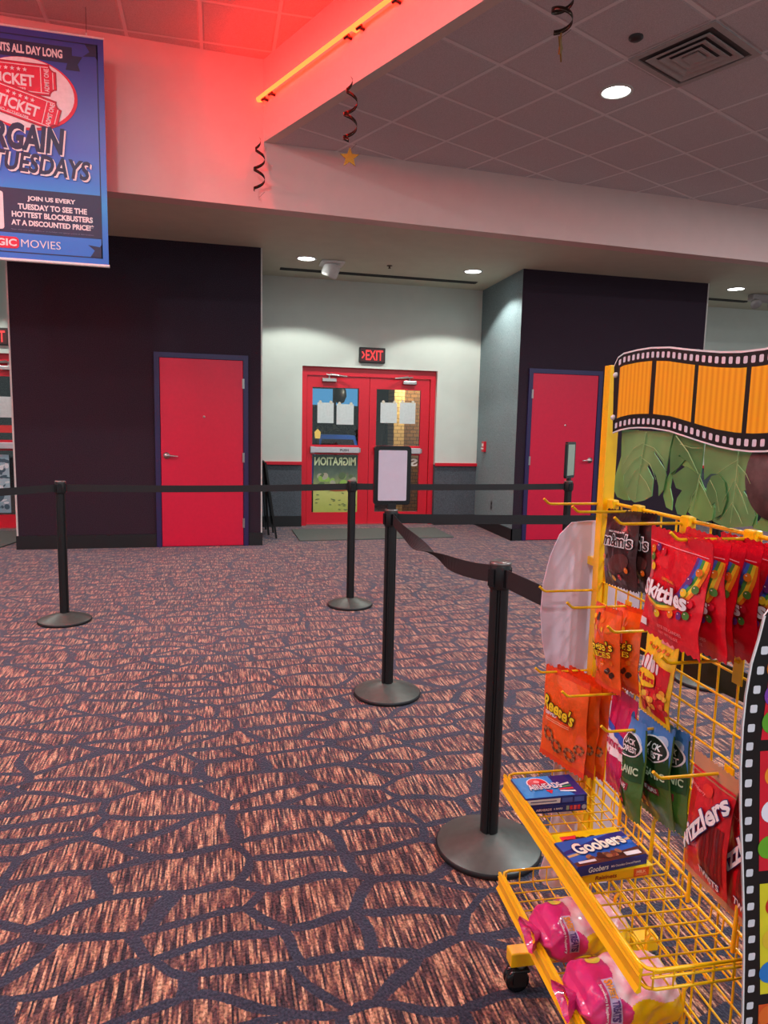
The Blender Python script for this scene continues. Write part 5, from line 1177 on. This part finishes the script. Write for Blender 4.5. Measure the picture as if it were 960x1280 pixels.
# ------------------------------------------------------------------ cotton candy bags on the lower shelf
pinkf = foil('pink_foil', (214,44,118)); yelf = foil('golden_foil', (240,190,10))
def floss_mat():
    mt = bpy.data.materials.new('pink_floss'); mt.use_nodes = True; nt = mt.node_tree; b = nt.nodes['Principled BSDF']
    tc = nd(nt, 'ShaderNodeTexCoord'); n = nd(nt, 'ShaderNodeTexNoise'); n.inputs['Scale'].default_value = 22; n.inputs['Detail'].default_value = 5; nt.links.new(tc.outputs['Object'], n.inputs['Vector'])
    r = ramp(nt, n.outputs['Fac'], [(.32,(226,120,150)), (.5,(240,178,190)), (.68,(246,220,222))]); nt.links.new(r.outputs['Color'], b.inputs['Base Color']); b.inputs['Roughness'].default_value = .35; b.inputs['Coat Weight'].default_value = .5
    return mt
fm = floss_mat()
def cotton_bag(t, s0, z, L, W, hh, label, seed, ang=0):
    """lies across the shelf: local x along its length (from the front lip inwards)"""
    r = empty('cotton_candy_bag', RW(t, s0, z), label, 'cotton candy bag', 'cotton candy bags on the lower shelf', world=False); r.rotation_euler = (0, 0, RZ+PI/2+ang)
    rnd = random.Random(seed); ph = [rnd.uniform(0,6.28) for _ in range(6)]
    def prof(x):      # 0..1 along the length -> radius factor
        if x < .18: return .30+.70*math.sin(x/.18*PI/2)**.8
        if x > .80: return .25+.75*math.cos((x-.80)/.20*PI/2)**.7
        return 1
    def pt(x, a, l=0):
        k = prof(x); flat_ = 1 if .06 < x < .95 else .55
        rr = 1+.035*math.sin(3*a+x*11+ph[0])+.03*math.sin(5*a-x*17+ph[1])+.02*math.sin(9*a+x*30+ph[2])
        ca, sa = math.cos(a), math.sin(a); e = .75
        cy = math.copysign(abs(ca)**e, ca)*W/2*(.45+.55*k)*rr; cz = math.copysign(abs(sa)**e, sa)*hh/2*k*flat_*rr
        n = Vector((0, ca, sa)).normalized()
        return Vector((x*L, cy, hh/2+cz))+n*.0006*l
    nx, na = 110, 120; m = MB(); vs = [pt(i/nx, 2*PI*j/na) for i in range(nx+1) for j in range(na)]
    groups = {0: [], 1: [], 2: []}
    for i in range(nx):
        for j in range(na):
            x = (i+.5)/nx; a = 2*PI*(j+.5)/na; ad = math.degrees(a) % 360
            lim = .37+.05*math.sin(a*2+1)+.03*math.sin(a*5)
            # angle 90 = top, 180 = away (-t side is +y?), 270 = bottom
            up = math.sin(a) > .42+.12*math.sin(x*14)
            k = 0 if x < lim else (1 if up and x < .92 else 2)
            groups[k].append((i*na+j, i*na+(j+1) % na, (i+1)*na+(j+1) % na, (i+1)*na+j))
    for k, mt in ((0, pinkf), (1, fm), (2, yelf)): m.add(vs, groups[k], mt, True)
    m.add(vs[:na], [tuple(range(na))], pinkf); m.add(vs[-na:], [tuple(range(na))], yelf)
    m.build('pouch', r)
    # label printed around the pink part: text runs round the bag
    f = lambda x, y, l: pt(max(.02, min(.98, x)), y, l+1)
    m = MB(); A0 = PI*1.5
    def rl(t_, x0, x1, a0, a1, mt, lv, bold=.02):   # reads downwards on the viewer side (-y, angles 90..180..270)
        bm = text_bm(t_, bold); xs = [v.co.x for v in bm.verts]; ys = [v.co.y for v in bm.verts]
        for v in bm.verts:
            u = (v.co.x-min(xs))/(max(xs)-min(xs)); q = (v.co.y-min(ys))/(max(ys)-min(ys)); v.co = Vector((x0+(x1-x0)*q, a0+(a1-a0)*u, 0))
        put_bm(m, bm, mt, f, lv, .03)
    put_poly(m, [(.225,1.75), (.325,1.75), (.325,3.22), (.225,3.22)], pm('label_lilac', (206,180,220), .4), f, 1, .03)
    rl('SWEET', .238, .312, 1.80, 2.42, pm('print_orange', (240,150,30), .4), 3, .05); rl('TREATS', .238, .312, 2.48, 3.18, pm('print_violet', (90,60,130), .4), 3, .05)
    rl('Strawberry & Raspberry', .168, .202, 1.9, 3.2, white_ink, 3, .02)
    m.build('logo', r)
    m = MB(); put_poly(m, ell(.27, 1.15, .07, .26, 16), pm('print_lime', (220,206,70), .4), f, 1, .03); m.build('printed_spot', r)
    # gathered tail
    m = MB(); n = 14; vs = []
    for i in range(5):
        for j in range(n):
            a = 2*PI*j/n; k = i/4; fl = (.012+.018*k)*(1+.3*math.sin(3*a+seed)); vs.append(Vector((.006-.028*k, fl*math.cos(a)*1.3, hh*.5+fl*math.sin(a)*.9)))
    m.add(vs, [(i*n+j, i*n+(j+1) % n, (i+1)*n+(j+1) % n, (i+1)*n+j) for i in range(4) for j in range(n)], pinkf, True); o = m.build('gathered_end', r, fix=False)
    return r
cotton_bag(.235, .226, .275, .215, .125, .090, 'farther pink cotton candy bag on the lower shelf', 1, .06)
cotton_bag(.415, .226, .275, .22, .135, .094, 'nearer pink cotton candy bag under the shelf end', 2, .02)
#RACK-END#
# ================================================================== LIGHT
w = bpy.data.worlds.new('world'); S.world = w; w.use_nodes = True
w.node_tree.nodes['Background'].inputs[0].default_value = (.84, .97, 1, 1); w.node_tree.nodes['Background'].inputs[1].default_value = .60
def lobby_lamp(x, y, z, e, size, col=(.90,.98,1)):
    l = bpy.data.lights.new('lobby_lamp', 'AREA'); l.shape = 'DISK'; l.size = size; l.energy = e; l.color = col
    o = bpy.data.objects.new('lobby_lamp', l); COL.objects.link(o); o.location = (x, y, z-.03)
for x, y in ((2.2,-1.2), (4.8,1.4), (6.2,4.4), (3.6,2.6), (1.9,-3.5)): lobby_lamp(x, y, ZT, 85, .3)
for x, y in ((-2.6,1.6), (-.6,-.8), (-3.6,4.6), (-1.2,3.6), (-5.5,2.0)): lobby_lamp(x, y, ZU, 62, .3)
vs = S.view_settings; vs.view_transform = 'Standard'; vs.look = 'None'; vs.gamma = 1; vs.use_curve_mapping = False; vs.exposure = 0.0
for o in bpy.data.objects:
    if '_w' in o: del o['_w']
